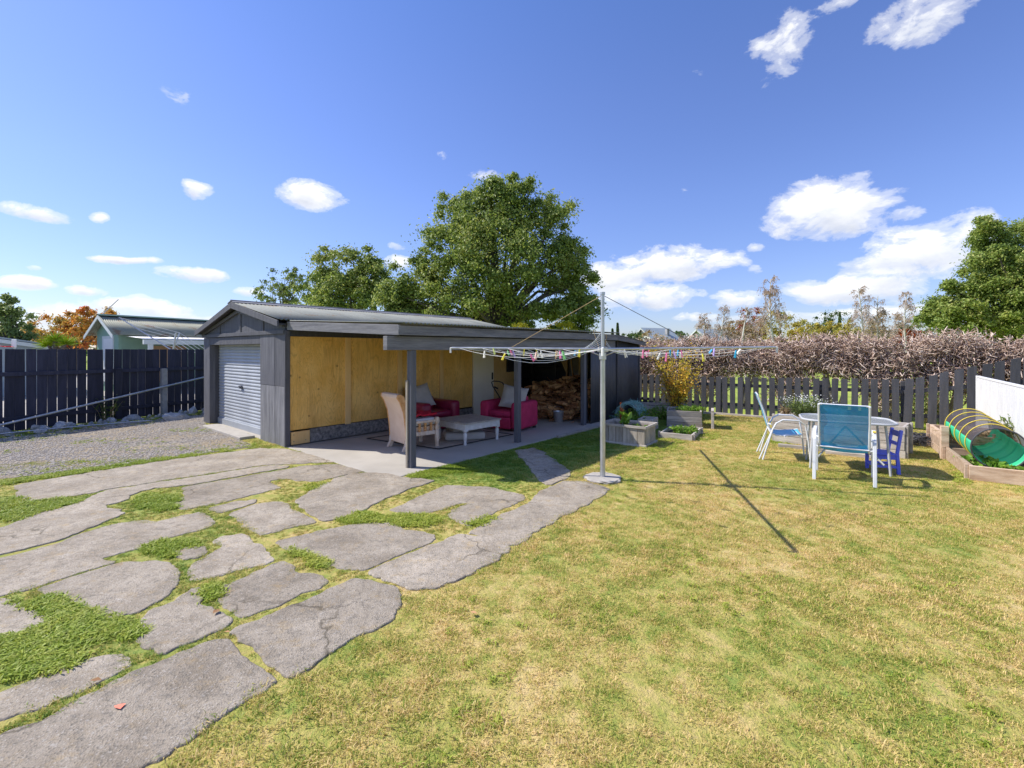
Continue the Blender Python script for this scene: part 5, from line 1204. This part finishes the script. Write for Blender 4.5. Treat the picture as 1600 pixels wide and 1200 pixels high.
MB().span((-.16, -.12, .272), (.16, .18, .298)).build('seat', MC['kid_blue'], kc, bevel=.006)
MB().span((-.11, .12, .09), (.11, .14, .125)).build('front_stretcher', MC['kid_blue'], kc, bevel=.003)
MB().bar((-.11, -.172, .57), (.11, -.172, .57), .02, .08).build('back_slat', MC['kid_blue'], kc, bevel=.003)
MB().bar((-.11, -.15, .43), (.11, -.15, .43), .02, .05).build('back_slat', MC['kid_blue'], kc, bevel=.003)
# fallen leaves on the grass and slabs
for i, (px, py) in enumerate(((150,1066),(355,990),(1195,709),(338,958),(740,960))):
    Vv, Ff = leaves(np.array([[0, 0, .004]]), np.array([[.1, .1, 1.]]), .05, .7, .1); g = G(px, py); o = link('fallen_leaf', np_mesh('fallen_leaf', Vv, Ff, MC['dry_leaf']), None, (g[0], g[1], .008))
    tag(o, 'curled brown fallen leaf lying on the paving or grass', 'leaf', 'dry fallen leaves on the ground')
# ================================================================ TREES AND BACKGROUND
def limb_paths(r, base, targets, r0, bend=.25):
    mb = MB()
    for T in targets:
        T = Vector(T); B = Vector(base); m = B.lerp(T, .5)+Vector(r.normal(0, 1, 3))*(T-B).length*bend*.3; m.z += (T-B).length*.06
        q1 = B.lerp(m, .5)*.97+m*.03; k = r0
        mb.tube([B, B.lerp(m, .6), m, m.lerp(T, .55), T], [k, k*.7, k*.5, k*.3, k*.1], 6)
    return mb
def tree(name, label, loc, crowns, n_cl, n_leaf, ls, mat, trunk_r, trunk_h, cat='tree', cr=.14, seed=0, bark='trunk_bark', limbs=26, group=None, up=.4, shell=.55, density=None):
    """crowns: (dx, dy, z, rx, ry, rz, weight); leaves grow in clumps spread through the crown volume"""
    r = np.random.default_rng(seed); root = empty(name, loc, 0, label, cat, group)
    wts = np.array([c[6] if len(c) > 6 else (c[3]*c[5])**.6 for c in crowns], float); wts /= wts.sum(); idx = r.choice(len(crowns), n_cl, p=wts)
    C = np.array([c[:6] for c in crowns], float)[idx]; d = unit(r.normal(size=(n_cl, 3))); rad = (shell+(1-shell)*r.random(n_cl)**.6)
    rad *= r.uniform(.82, 1.08, n_cl)
    cen = C[:, :3]+d*C[:, 3:]*rad[:, None]
    size = C[:, 3:].min(1)*cr*r.uniform(.6, 1.5, n_cl)
    k = r.integers(0, n_cl, n_leaf); off = unit(r.normal(size=(n_leaf, 3)))*np.minimum(np.abs(r.normal(0, .62, n_leaf)), 1.4)[:, None]*size[k][:, None]*np.array([1.25, 1.25, .75])
    off[:, 2] -= (off[:, 0]**2+off[:, 1]**2)/np.maximum(size[k], .01)*.25
    P = cen[k]+off+r.normal(0, .06, (n_leaf, 3)); P[:, 2] = np.maximum(P[:, 2], .15)
    Nn = unit(off)*.9+r.normal(size=(n_leaf, 3))*.7; Nn[:, 2] += up
    Vv, Ff = leaves(P, Nn, ls, .55); link('crown', np_mesh('crown', Vv, Ff, MC[mat]), root)
    mb = MB().tube([(0, 0, -.1), (trunk_r*.3, 0, trunk_h*.5), (0, 0, trunk_h)], [trunk_r*1.25, trunk_r*.9, trunk_r*.75], 10)
    sel = r.choice(n_cl, min(limbs, n_cl), replace=False); lm2 = limb_paths(r, (0, 0, trunk_h*.92), cen[sel], trunk_r*.5); mb.add(lm2.v, lm2.f)
    mb.build('trunk', MC[bark], root, smooth=True); return root
def gx(px, Y): return (px-800)/F*Y
def hz(py, Y): return H+(HZ-py)/F*Y
# main oak: silhouette blocked out by several lobes
Y = 24.0
def lobe(px, py, rw, rh, Y, cx, dy=0, depth=.9): return (gx(px, Y)-cx, dy, hz(py, Y), rw/F*Y, rw/F*Y*depth, rh/F*Y)
cx = gx(775, Y)
tree('oak_tree', 'large round-crowned green tree rising directly behind the shed roof', (cx, Y, GZ),
     [lobe(765, 330, 58, 55, Y, cx), lobe(838, 345, 52, 48, Y, cx, .6), lobe(712, 385, 52, 50, Y, cx, -.5), lobe(868, 405, 46, 55, Y, cx, .4), lobe(780, 410, 75, 65, Y, cx, -1.2), lobe(660, 445, 52, 50, Y, cx, 0), lobe(722, 465, 66, 48, Y, cx, -1.2),
      lobe(820, 465, 70, 45, Y, cx, -.8), lobe(893, 462, 40, 52, Y, cx, .3), lobe(640, 485, 36, 32, Y, cx, .2), lobe(905, 490, 40, 36, Y, cx, -.5), lobe(850, 500, 60, 26, Y, cx, -.6), lobe(700, 500, 80, 26, Y, cx, -.6), lobe(630, 470, 40, 40, Y, cx, -.3), lobe(770, 375, 95, 80, Y, cx, 0), lobe(715, 335, 42, 38, Y, cx, .4), lobe(862, 335, 40, 36, Y, cx, .5), lobe(890, 390, 36, 40, Y, cx, .3), lobe(915, 445, 26, 40, Y, cx), lobe(765, 305, 55, 34, Y, cx, .3), lobe(800, 297, 44, 28, Y, cx, .2), lobe(622, 465, 34, 34, Y, cx, .2), lobe(675, 410, 34, 34, Y, cx, .3), lobe(745, 315, 30, 26, Y, cx, .5)],
     520, 135000, .145, 'leaf_oak', .32, 3.2, cr=.34, seed=2, limbs=60, shell=.35)
Y = 34.0; cx = gx(543, Y)
tree('broadleaf_tree', 'smaller rounded green tree left of the large tree, behind the shed roof', (cx, Y, GZ),
     [lobe(545, 425, 62, 42, Y, cx), lobe(505, 445, 42, 34, Y, cx, .5), lobe(585, 440, 34, 36, Y, cx, -.4), lobe(540, 470, 75, 34, Y, cx, -.6)], 190, 34000, .2, 'leaf_oak', .25, 3, cr=.3, seed=3, limbs=30, shell=.35)
Y = 40.0; cx = gx(440, Y)
tree('pale_tree', 'thin pale green tree at the left of the trees behind the shed roof', (cx, Y, GZ), [lobe(440, 440, 26, 26, Y, cx), lobe(425, 460, 28, 20, Y, cx), lobe(462, 450, 22, 30, Y, cx)], 60, 4200, .2, 'leaf_light', .12, 4, cr=.3, seed=4)
Y = 21.0; cx = gx(845, Y)
tree('golden_conifer', 'bright yellow-green conifer hedge top showing above the lean-to roof', (cx, Y, GZ), [lobe(820, 519, 32, 16, Y, cx), lobe(880, 516, 26, 16, Y, cx), lobe(850, 526, 55, 16, Y, cx), lobe(850, 560, 55, 30, Y, cx)], 110, 14000, .07, 'leaf_gold', .12, .8, cr=.25, seed=5, up=1.5, limbs=12)
# right-hand big tree
Y = 21.0; cx = gx(1590, Y)
tree('broadleaf_tree', 'large dark green tree at the right edge behind the dead hedge', (cx, Y, GZ),
     [lobe(1545, 352, 20, 24, Y, cx), lobe(1570, 375, 34, 28, Y, cx, .5), lobe(1535, 415, 40, 26, Y, cx, -.3), lobe(1505, 448, 30, 16, Y, cx), lobe(1480, 478, 34, 14, Y, cx, .3), lobe(1570, 450, 70, 44, Y, cx, -.6), lobe(1510, 505, 62, 22, Y, cx, .3), lobe(1630, 390, 44, 60, Y, cx, .4), lobe(1660, 450, 70, 70, Y, cx), lobe(1600, 500, 100, 34, Y, cx), lobe(1455, 498, 24, 10, Y, cx), lobe(1550, 480, 90, 45, Y, cx, .2), lobe(1590, 420, 60, 55, Y, cx, .1)],
     480, 110000, .12, 'leaf_oak', .3, 1.6, cr=.32, seed=6, limbs=40, shell=.35)
# left background
Y = 20.0; cx = gx(15, Y)
tree('broadleaf_tree', 'loose green tree at the far left edge behind the grey neighbouring roof', (cx, Y, GZ), [lobe(20, 500, 24, 30, Y, cx), lobe(-20, 505, 36, 40, Y, cx), lobe(36, 518, 18, 20, Y, cx), lobe(12, 474, 13, 14, Y, cx)], 70, 5200, .15, 'leaf_light', .12, 1.5, cr=.3, seed=7)
Y = 32.0; cx = gx(120, Y)
tree('autumn_tree', 'orange and gold autumn tree behind the neighbouring green garage', (cx, Y, GZ), [lobe(90, 520, 50, 26, Y, cx), lobe(140, 502, 40, 22, Y, cx), lobe(165, 500, 28, 18, Y, cx), lobe(60, 530, 34, 18, Y, cx), lobe(125, 530, 70, 26, Y, cx)], 110, 18000, .16, 'leaf_autumn', .2, 1.5, cr=.3, seed=8)
Y = 17.5
cb_ = empty('cabbage_tree', (gx(86, Y), Y, GZ), 0, 'spiky lime green cabbage tree poking above the navy fence', 'tree'); r = np.random.default_rng(9); n = 260
for k, (dx, z) in enumerate(((0, 2.15), (.42, 2.0), (-.25, 1.95))):
    d = unit(np.c_[r.normal(size=(n//2, 2)), r.uniform(-.3, 1.2, n//2)]); P0 = np.tile([dx, 0, z], (n//2, 1)); P1 = P0+d*r.uniform(.3, .5, (n//2, 1)); Vv, Ff = sticks(P0, P1, .018, .003); link('leaf_head', np_mesh('leaf_head', Vv, Ff, MC['leaf_lime']), cb_)
MB().tube([(0, 0, 0), (0, 0, 2.1)], .07).tube([(0, 0, 1.5), (.42, 0, 2.0)], .05).tube([(0, 0, 1.5), (-.25, 0, 1.95)], .05).build('trunk', MC['trunk_bark'], cb_, smooth=True)
# right background shrubs and trees, far behind the hedge
bgs = [(1035, 535, 46, 22, 45, 'leaf_brown', 'brownish bare-twigged tree beside the white-gabled house', 5),
       (1110, 522, 26, 20, 52, 'leaf_brown', 'brown thinning tree behind the second white-gabled house', 5),
       (1150, 520, 28, 24, 48, 'leaf_brown', 'brown autumn tree left of the tall bare birch', 6), (1175, 505, 20, 26, 50, 'leaf_rust', 'reddish brown small tree just left of the tall bare birch', 7),
       (1225, 515, 36, 32, 46, 'leaf_yellow', 'olive and gold tree behind the tall bare birch', 8), (1262, 520, 26, 20, 44, 'leaf_yellow', 'golden yellow shrub right of the tall bare birch', 9),
       (1300, 500, 24, 20, 60, 'leaf_dark', 'small dark green tree above the golden shrubs in the distance', 10), (1305, 523, 46, 22, 42, 'leaf_yellow', 'wide golden tree behind the middle of the dead hedge', 11),
       (1345, 520, 30, 24, 44, 'leaf_yellow', 'gold-green tree left of the twin bare birches', 12), (1385, 515, 30, 30, 46, 'leaf_brown', 'olive brown tree behind the twin bare birches', 13),
       (1420, 524, 16, 9, 38, 'leaf_rust', 'small red-leaved shrub right of the twin bare birches', 14), (1450, 515, 30, 24, 44, 'leaf_light', 'light green tree just left of the big right-hand tree', 15),
       (1085, 535, 40, 12, 60, 'leaf_dark', 'low dark green tree between the two white-gabled houses', 16), (985, 530, 26, 12, 60, 'leaf_dark', 'low dark green tree just right of the shed roof', 17),
       (-60, 500, 60, 50, 34, 'leaf_dark', 'dark tree beyond the left edge of the view', 18), (1740, 440, 120, 90, 40, 'leaf_oak', 'green tree beyond the right edge of the view', 19)]
for px, py, rw, rh, Y, mt, lb, sd2 in bgs:
    cx = gx(px, Y); zc = hz(py, Y); rw_, rh_ = rw/F*Y, rh/F*Y
    tree('background_tree', lb, (cx, Y, GZ), [(0, 0, zc, rw_, rw_, rh_), (rw_*.35, 0, zc-rh_*.5, rw_*.8, rw_, rh_*.9), (-rw_*.4, .3, zc-rh_*.6, rw_*.75, rw_, rh_*.8), (0, 0, zc-rh_*1.2, rw_*.9, rw_, rh_*.9)], 70, 5200 if mt != 'leaf_dark' else 4200, .2 if Y > 40 else .16, mt, .14, max(.8, zc-rh_*1.5), cr=.32, seed=100+sd2, limbs=14)
def cypress(px, top, Y, wpx, label):
    r = np.random.default_rng(int(px)); cx = gx(px, Y); Ht = hz(top, Y); rt = empty('cypress', (cx, Y, GZ), 0, label, 'tree'); n = 2600; z = r.random(n)**.8*Ht
    rad = (wpx/F*Y)*(1-(z/Ht)**1.6)*r.random(n)**.4+.05; a = r.uniform(0, 6.28, n); P = np.c_[rad*np.cos(a), rad*np.sin(a), z]; Nn = np.c_[np.cos(a), np.sin(a), np.full(n, .6)]+r.normal(0, .4, (n, 3))
    Vv, Ff = leaves(P, Nn, .28, .5); link('crown', np_mesh('crown', Vv, Ff, MC['leaf_dark']), rt); MB().tube([(0, 0, 0), (0, 0, Ht*.7)], [.15, .04]).build('trunk', MC['trunk_bark'], rt)
cypress(965, 505, 60, 3.5, 'thin dark cypress in the distance right of the clothesline mast'); cypress(957, 514, 62, 3.5, 'shorter dark cypress next to the clothesline mast')
cypress(1312, 488, 64, 4, 'slim dark conifer in the distance above the golden trees')
# distant tree belt all round the paddock
r = np.random.default_rng(55); n = 42000; a = r.uniform(-2.2, 2.2, n); dist = 95+r.normal(0, 5, n); hgt = 3.2+1.6*np.sin(a*23)+1.3*np.sin(a*51+1)+.9*np.sin(a*97); z = r.random(n)**.7*np.maximum(hgt, 1.6)
P = np.c_[dist*np.sin(a), dist*np.cos(a), z]; Nn = r.normal(size=(n, 3))-np.c_[np.sin(a), np.cos(a), -np.ones(n)*.8]*.7
Vv, Ff = leaves(P, Nn, .75, .7); tag(link('distant_woods', np_mesh('distant_woods', Vv, Ff, MC['leaf_dark'])), 'distant dark belt of trees along the horizon beyond the paddock', 'woods', kind='stuff')

# bare birches
def birch(px, top, Y, seed, label, lean=0.0, spread=1.0, leafn=500):
    r = np.random.default_rng(seed); cx = gx(px, Y); Ht = hz(top, Y); rt = empty('birch_tree', (cx, Y, GZ), 0, label, 'tree', 'bare birches in the paddock')
    pts = [Vector((lean*t+.12*math.sin(t*5+seed), .1*math.sin(t*4), Ht*t)) for t in np.linspace(0, 1, 8)]
    MB().tube(pts, [.085*(1-.9*t)+.008 for t in np.linspace(0, 1, 8)], 8).build('trunk', MC['birch_bark'], rt, smooth=True)
    S0 = []; S1 = []; R0 = []; R1 = []; tipsL = []
    for k in range(40):
        t = r.uniform(.38, .98); b = pts[0].lerp(pts[-1], t); b = pts[min(6, int(t*7))].lerp(pts[min(7, int(t*7)+1)], t*7 % 1); a = r.uniform(0, 6.28); L = Ht*.26*(1.15-t)*r.uniform(.6, 1.3)*spread+.15
        d = Vector((math.cos(a), math.sin(a), r.uniform(.7, 1.5))).normalized(); m1 = b+d*L*.6; e1 = m1+Vector((d.x, d.y, .1))*L*.5
        for p, q, ra, rb in ((b, m1, .02, .012), (m1, e1, .012, .006)): S0.append(p); S1.append(q); R0.append(ra); R1.append(rb)
        for j in range(9):
            s = m1.lerp(e1, r.uniform(-.3, 1)); e2 = s+Vector((d.x*.2*r.random()+r.normal(0, .06), d.y*.2+r.normal(0, .06), -r.uniform(.15, .75)*min(1, L))); S0.append(s); S1.append(e2); R0.append(.006); R1.append(.003); tipsL.append((s, e2))
    Vv, Ff = sticks(np.array(S0), np.array(S1), np.array(R0), np.array(R1)); link('branches', np_mesh('branches', Vv, Ff, MC['hedge_wood']), rt)
    i = r.integers(0, len(tipsL), leafn); A = np.array([t[0] for t in tipsL])[i]; B = np.array([t[1] for t in tipsL])[i]; P = A+(B-A)*r.random((leafn, 1))+r.normal(0, .04, (leafn, 3))
    Vv, Ff = leaves(P, r.normal(size=(leafn, 3)), .085, .6); link('foliage', np_mesh('foliage', Vv, Ff, MC['leaf_birch']), rt)
birch(1213, 436, 24, 1, 'tallest bare white-trunked birch behind the dead hedge', -.3, 1.2, 1100)
birch(1163, 478, 26, 2, 'short bare birch just left of the tallest birch', .1, 1, 420); birch(1128, 478, 28, 3, 'thin bare birch left of the pair, with drooping tips', 0, 1, 380); birch(1098, 490, 28, 4, 'leftmost thin bare birch behind the hedge', 0, 1, 240)
birch(1352, 450, 27, 5, 'left bare birch of the twin pair, forked and white', -.4, 1.1, 700); birch(1368, 462, 27, 6, 'right stem of the twin bare birches', .2, 1, 420); birch(1415, 455, 28, 7, 'bare birch between the twins and the big right-hand tree', .1, 1, 620)

# ---------------- dead hedge: a row of clipped bushes
HS = BS+Vector((.589, .808, 0))*1.9; hedge_len = 14.5
hb = 9
for k in range(-1, hb):
    r = np.random.default_rng(300+k); s0 = k*1.12-.2; c = HS+bd*(s0+.56); wdt = .78; full = 0 if k in (2, 4) else 1
    lab = ['dead brown hedge bush with twisted twigs, %s' % q for q in ('', 'behind the end of the dark shed wall', 'left of the yellow shrub', 'directly behind the yellow shrub', 'first one right of the yellow shrub',
           'with green paddock showing at its foot', 'behind the daisies, below the tallest birch', 'right of the gap, with thick forked trunk', 'behind the blue sling chair', 'below the big right-hand tree', 'at the right edge above the tall pickets')][k+2]
    rt = empty('hedge_bush', (c.x, c.y, GZ), math.atan2(bd.y, bd.x), lab, 'hedge', 'dead clipped hedge behind the picket fence')
    zb = .8 if not full else .12; Ht = 2.2+.07*math.sin(k*2.3)+.03*math.cos(k*5)
    mb = MB(); ends = []
    for j in range(6):
        a = r.uniform(-1, 1); e = Vector((a*.62, r.uniform(-.35, .35), r.uniform(1.2, 1.9))); m1 = Vector((a*.3, r.uniform(-.1, .1), .55+.2*r.random())); mb.tube([(r.normal(0, .05), 0, -.05), m1, m1.lerp(e, .5)+Vector((r.normal(0, .06), 0, .0)), e], [.055, .042, .03, .012], 7); ends.append(e)
    mb.build('trunk', MC['hedge_wood'], rt, smooth=True)
    n = 3500
    z = zb+(Ht-zb)*r.random(n)**.75; x = r.uniform(-wdt, wdt, n)*np.where(z < 1.1, .75+.25*(z-zb)/(1.1-zb+.01), 1); y = np.where(r.random(n) < .6, -1, 1)*.55*r.random(n)**.35
    nc = 60; cz = np.c_[r.uniform(-wdt, wdt, nc), r.choice([-1, 1], nc)*.5*r.random(nc)**.4, zb+(Ht-.1-zb)*r.random(nc)**.75]; kk = r.integers(0, nc, n)
    P0 = np.c_[x, y, z]*.28+cz[kk]*.72+r.normal(0, .045, (n, 3)); dd = np.c_[r.normal(0, .6, n), y*1.0+r.normal(0, .45, n), r.normal(.15, .55, n)]; dd = unit(dd)
    Lw = r.uniform(.07, .27, n)[:, None]; mid = P0+dd*Lw*.55+r.normal(0, .02, (n, 3)); d2 = unit(dd+r.normal(0, .6, (n, 3))); P1 = mid+d2*Lw*.5
    P0[:, 2] = np.clip(P0[:, 2], zb*.8, Ht-.04); 
    over = np.maximum(P1[:, 2]-(Ht+.02+.05*r.random(n)), 0); P1[:, 2] -= over*.8
    r0 = r.uniform(.005, .018, n)
    Vv, Ff = catm([sticks(P0, mid, r0, r0*.8), sticks(mid, P1, r0*.8, r0*.45)]); link('twigs', np_mesh('twigs', Vv, Ff, MC['hedge_twig']), rt)
    n3 = 450; P = cz[r.integers(0, nc, n3)]*.8+np.c_[r.uniform(-wdt, wdt, n3), r.uniform(-.4, .4, n3), r.uniform(zb+.1, Ht-.1, n3)]*.2+r.normal(0, .08, (n3, 3)); Vv, Ff = leaves(P, r.normal(size=(n3, 3)), .07, .5); link('dead_foliage', np_mesh('dead_foliage', Vv, Ff, MC['leaf_hedge_dead']), rt)
    for j in range(3 if k > 3 else 1):
        pass
# tall green weeds between fence and hedge
for k, (s_, lb) in enumerate(((6.6, 'green weeds behind the taller pickets'), (9.0, 'green climber showing through the hedge above the tall pickets'))):
    c = HS+bd*s_-Vector((.589, .808, 0))*.7; plant('fence_plant', (c.x, c.y, GZ), .6, .3, 1.2 if k == 0 else 1.75, 700, .07, 'leaf_dark', lb, stems=40, seed=400+k)

# ---------------- houses
def gable_house(name, loc, rz, w_, l_, eave, ridge, wall, roof, label, over=.35, corr=False, cat='house'):
    rt = empty(name, loc, rz, label, cat)
    for s in (0, 1):
        MB().prism([(-w_/2, 0, 0), (w_/2, 0, 0), (w_/2, 0, eave), (0, 0, ridge-.05), (-w_/2, 0, eave)], (0, s*l_, 0), (0, s*l_+(.1 if s == 0 else -.1), 0)).build('gable_wall', MC[wall], rt)
        MB().span(((-w_/2 if s == 0 else w_/2-.1), .101, 0), ((-w_/2+.1 if s == 0 else w_/2), l_-.101, eave)).build('side_wall', MC[wall], rt)
    sl = (ridge-eave)/(w_/2)
    for s in (-1, 1):
        a = (s*(w_/2+over), -over, eave-over*sl+.06); b = (s*(w_/2+over), l_+over, eave-over*sl+.06); c = (0, l_+over, ridge+.06); d = (0, -over, ridge+.06)
        if corr: roof_run(a, b, c, d, 6, 'roof_sheet', roof, rt)
        else: MB().prism([a, b, c, d], (0, 0, 0), (0, 0, .06)).build('roof', MC[roof], rt)
        MB().prism([(s*(w_/2+over), 0, eave-over*sl-.1), (s*(w_/2+over), 0, eave-over*sl+.04), (0, 0, ridge+.04), (0, 0, ridge-.1)], (0, -over-.03, 0), (0, -over, 0)).build('barge_board', MC['house_cream'], rt)
    return rt
# green garage next door
Yg = 19.6; gp = Vector((gx(168, Yg), Yg, GZ)); grz = R(-27)     # local Y along (.77,.63)
gg = gable_house('neighbour_garage', gp, grz, 1.9, 7.5, 2.55, 3.2, 'house_green', 'rust_roof', "neighbour's pale green garage with rust-streaked corrugated roof", .32, True, 'garage')
gg.children[0].data.materials[0] = MC['house_cream']
MB().bar((-.06, -.34, 3.27), (-.06, 7.8, 3.27), .16, .015, (-.4, 0, 1)).bar((.06, -.34, 3.27), (.06, 7.8, 3.27), .16, .015, (.4, 0, 1)).build('ridge_cap', MC['house_trim_green'], gg)
MB().span((-.30, -.03, .4), (.45, -.002, 2.25)).build('door', MC['white_paint'], gg, bevel=.01)
MB().span((-.42, -.025, .3), (-.302, -.002, 2.36)).span((.452, -.025, .3), (.57, -.002, 2.36)).span((-.30, -.025, 2.252), (.45, -.002, 2.36)).build('door_frame', MC['house_cream'], gg)
roof_run((2.6, .2, 2.22), (2.6, 7.5, 2.22), (.97, 7.5, 2.36), (.97, .2, 2.36), 5, 'veranda_roof', 'white_paint', gg)
MB().span((2.55, .15, 2.0), (2.65, 7.5, 2.19)).build('veranda_beam', MC['house_cream'], gg)
for yy in (.35, 2.9, 5.4): MB().span((2.5, yy, 0), (2.64, yy+.14, 1.998)).build('veranda_post', MC['house_cream'], gg)
MB().span((.952, 1.1, .3), (.972, 2.6, 1.95)).build('window', MC['tan_interior'], gg); MB().span((.952, 3.6, .9), (.972, 4.8, 1.9)).build('window', MC['window_glass'], gg)
MB().tube([(-.9, .2, 2.9), (-.9, .2, 3.9), (-.3, .3, 4.55)], .02, 6).build('aerial', MC['galv'], gg) if False else None
# leaning aerial pole above it and a folded rotary line in front
a = at(150, 500, 20.5); b = at(185, 468, 20.5); o = MB().tube([a, b], .02, 6).build('aerial_pole', MC['galv']); tag(o, 'thin leaning aerial pole above the neighbouring green garage', 'aerial')
Yr = 16.5; rc = empty('rotary_clothesline', (0, 0, 0), 0, "neighbour's tilted rotary clothesline with pale arms behind the navy fence", 'clothesline')
MB().tube([at(275, 520, Yr), at(271, 545, Yr), at(262, 640, Yr)], .03, 8).build('pole', MC['galv'], rc)
hub = Vector(at(270, 548, Yr))
for px, py, dY in ((186, 496, 0), (281, 520, .2), (330, 552, .5)):
    MB().tube([hub, at(px, py, Yr+dY)], .02, 6).build('arm', MC['galv'], rc)
for k in range(6):
    t = k/5; MB().tube([Vector(at(186, 496, Yr)).lerp(hub, t*.8), Vector(at(281, 520, Yr+.2)).lerp(hub, t*.8)], .005, 4).build('line', MC['white_wire'], rc)
    MB().tube([Vector(at(281, 520, Yr+.2)).lerp(hub, t*.8), Vector(at(330, 552, Yr+.5)).lerp(hub, t*.8)], .008, 4).build('line', MC['white_wire'], rc)
# grey-roofed shed far left
gr_ = gable_house('neighbour_shed', (-20.4, 16.1, GZ), R(46), 5.6, 5, 1.9, 2.42, 'grey_roof', 'grey_roof', 'low grey-blue roofed shed behind the far left of the navy fence', .2, False, 'shed')
hp = empty('basketball_hoop', (gx(12, 15), 15, GZ), 0, 'small basketball hoop with red rim and white backboard above the navy fence', 'basketball hoop')
MB().span((.12, 0, 1.85), (.27, .03, 2.12)).build('backboard', MC['white_paint'], hp, bevel=.01); MB().tube([(.19, .05, 0), (.19, .05, 1.9)], .03).build('pole', MC['galv'], hp)
MB().tube([(.08+.12*math.cos(t), -.14+.12*math.sin(t), 1.89) for t in np.linspace(0, 6.283, 18)[:-1]], .012, 6, closed=True).build('rim', MC['red_plastic'], hp)
MB().tube([(-.04, -.14, 1.89), (-.06, -.05, 1.87), (.19, 0, 1.87)], .012, 6).build('bracket', MC['red_plastic'], hp)
# houses beyond the paddock
Yh = 60; h1 = gable_house('house', (gx(1005, Yh), Yh, GZ), R(-62), 4.2, 4.5, 2.9, 4.6, 'white_paint', 'grey_roof', 'distant white-gabled house with grey roof, directly right of the shed roof', .4)
MB().span((-1.2, -.03, .9), (1.2, -.005, 2.2)).build('window', MC['window_glass'], h1); MB().span((.9, 3, 3.5), (1.3, 3.4, 4.6)).build('chimney', MC['stone_grey'], h1)
Yh = 48; h2 = gable_house('house', (gx(1092, Yh), Yh, GZ), R(-60), 3.4, 3.6, 2.6, 3.9, 'white_paint', 'grey_roof', 'distant white-gabled house half hidden by the dead hedge', .4)
MB().span((-.8, -.03, .9), (.8, -.005, 2.0)).build('window', MC['window_glass'], h2)
# rail fence across the paddock
rf = empty('paddock_fence', (7, 38, GZ), R(-6), 'pale post and rail fence across the far side of the green paddock', 'fence')
for k in range(24): MB().span((k*2.2-.07, -.06, 0), (k*2.2+.07, .06, 1.15)).build('post', MC['grey_wood_v'], rf)
for z in (.3, .6, .9): MB().span((-.2, -.09, z), (51, -.062, z+.09)).build('rail', MC['grey_wood'], rf)
for z in (0,): pass
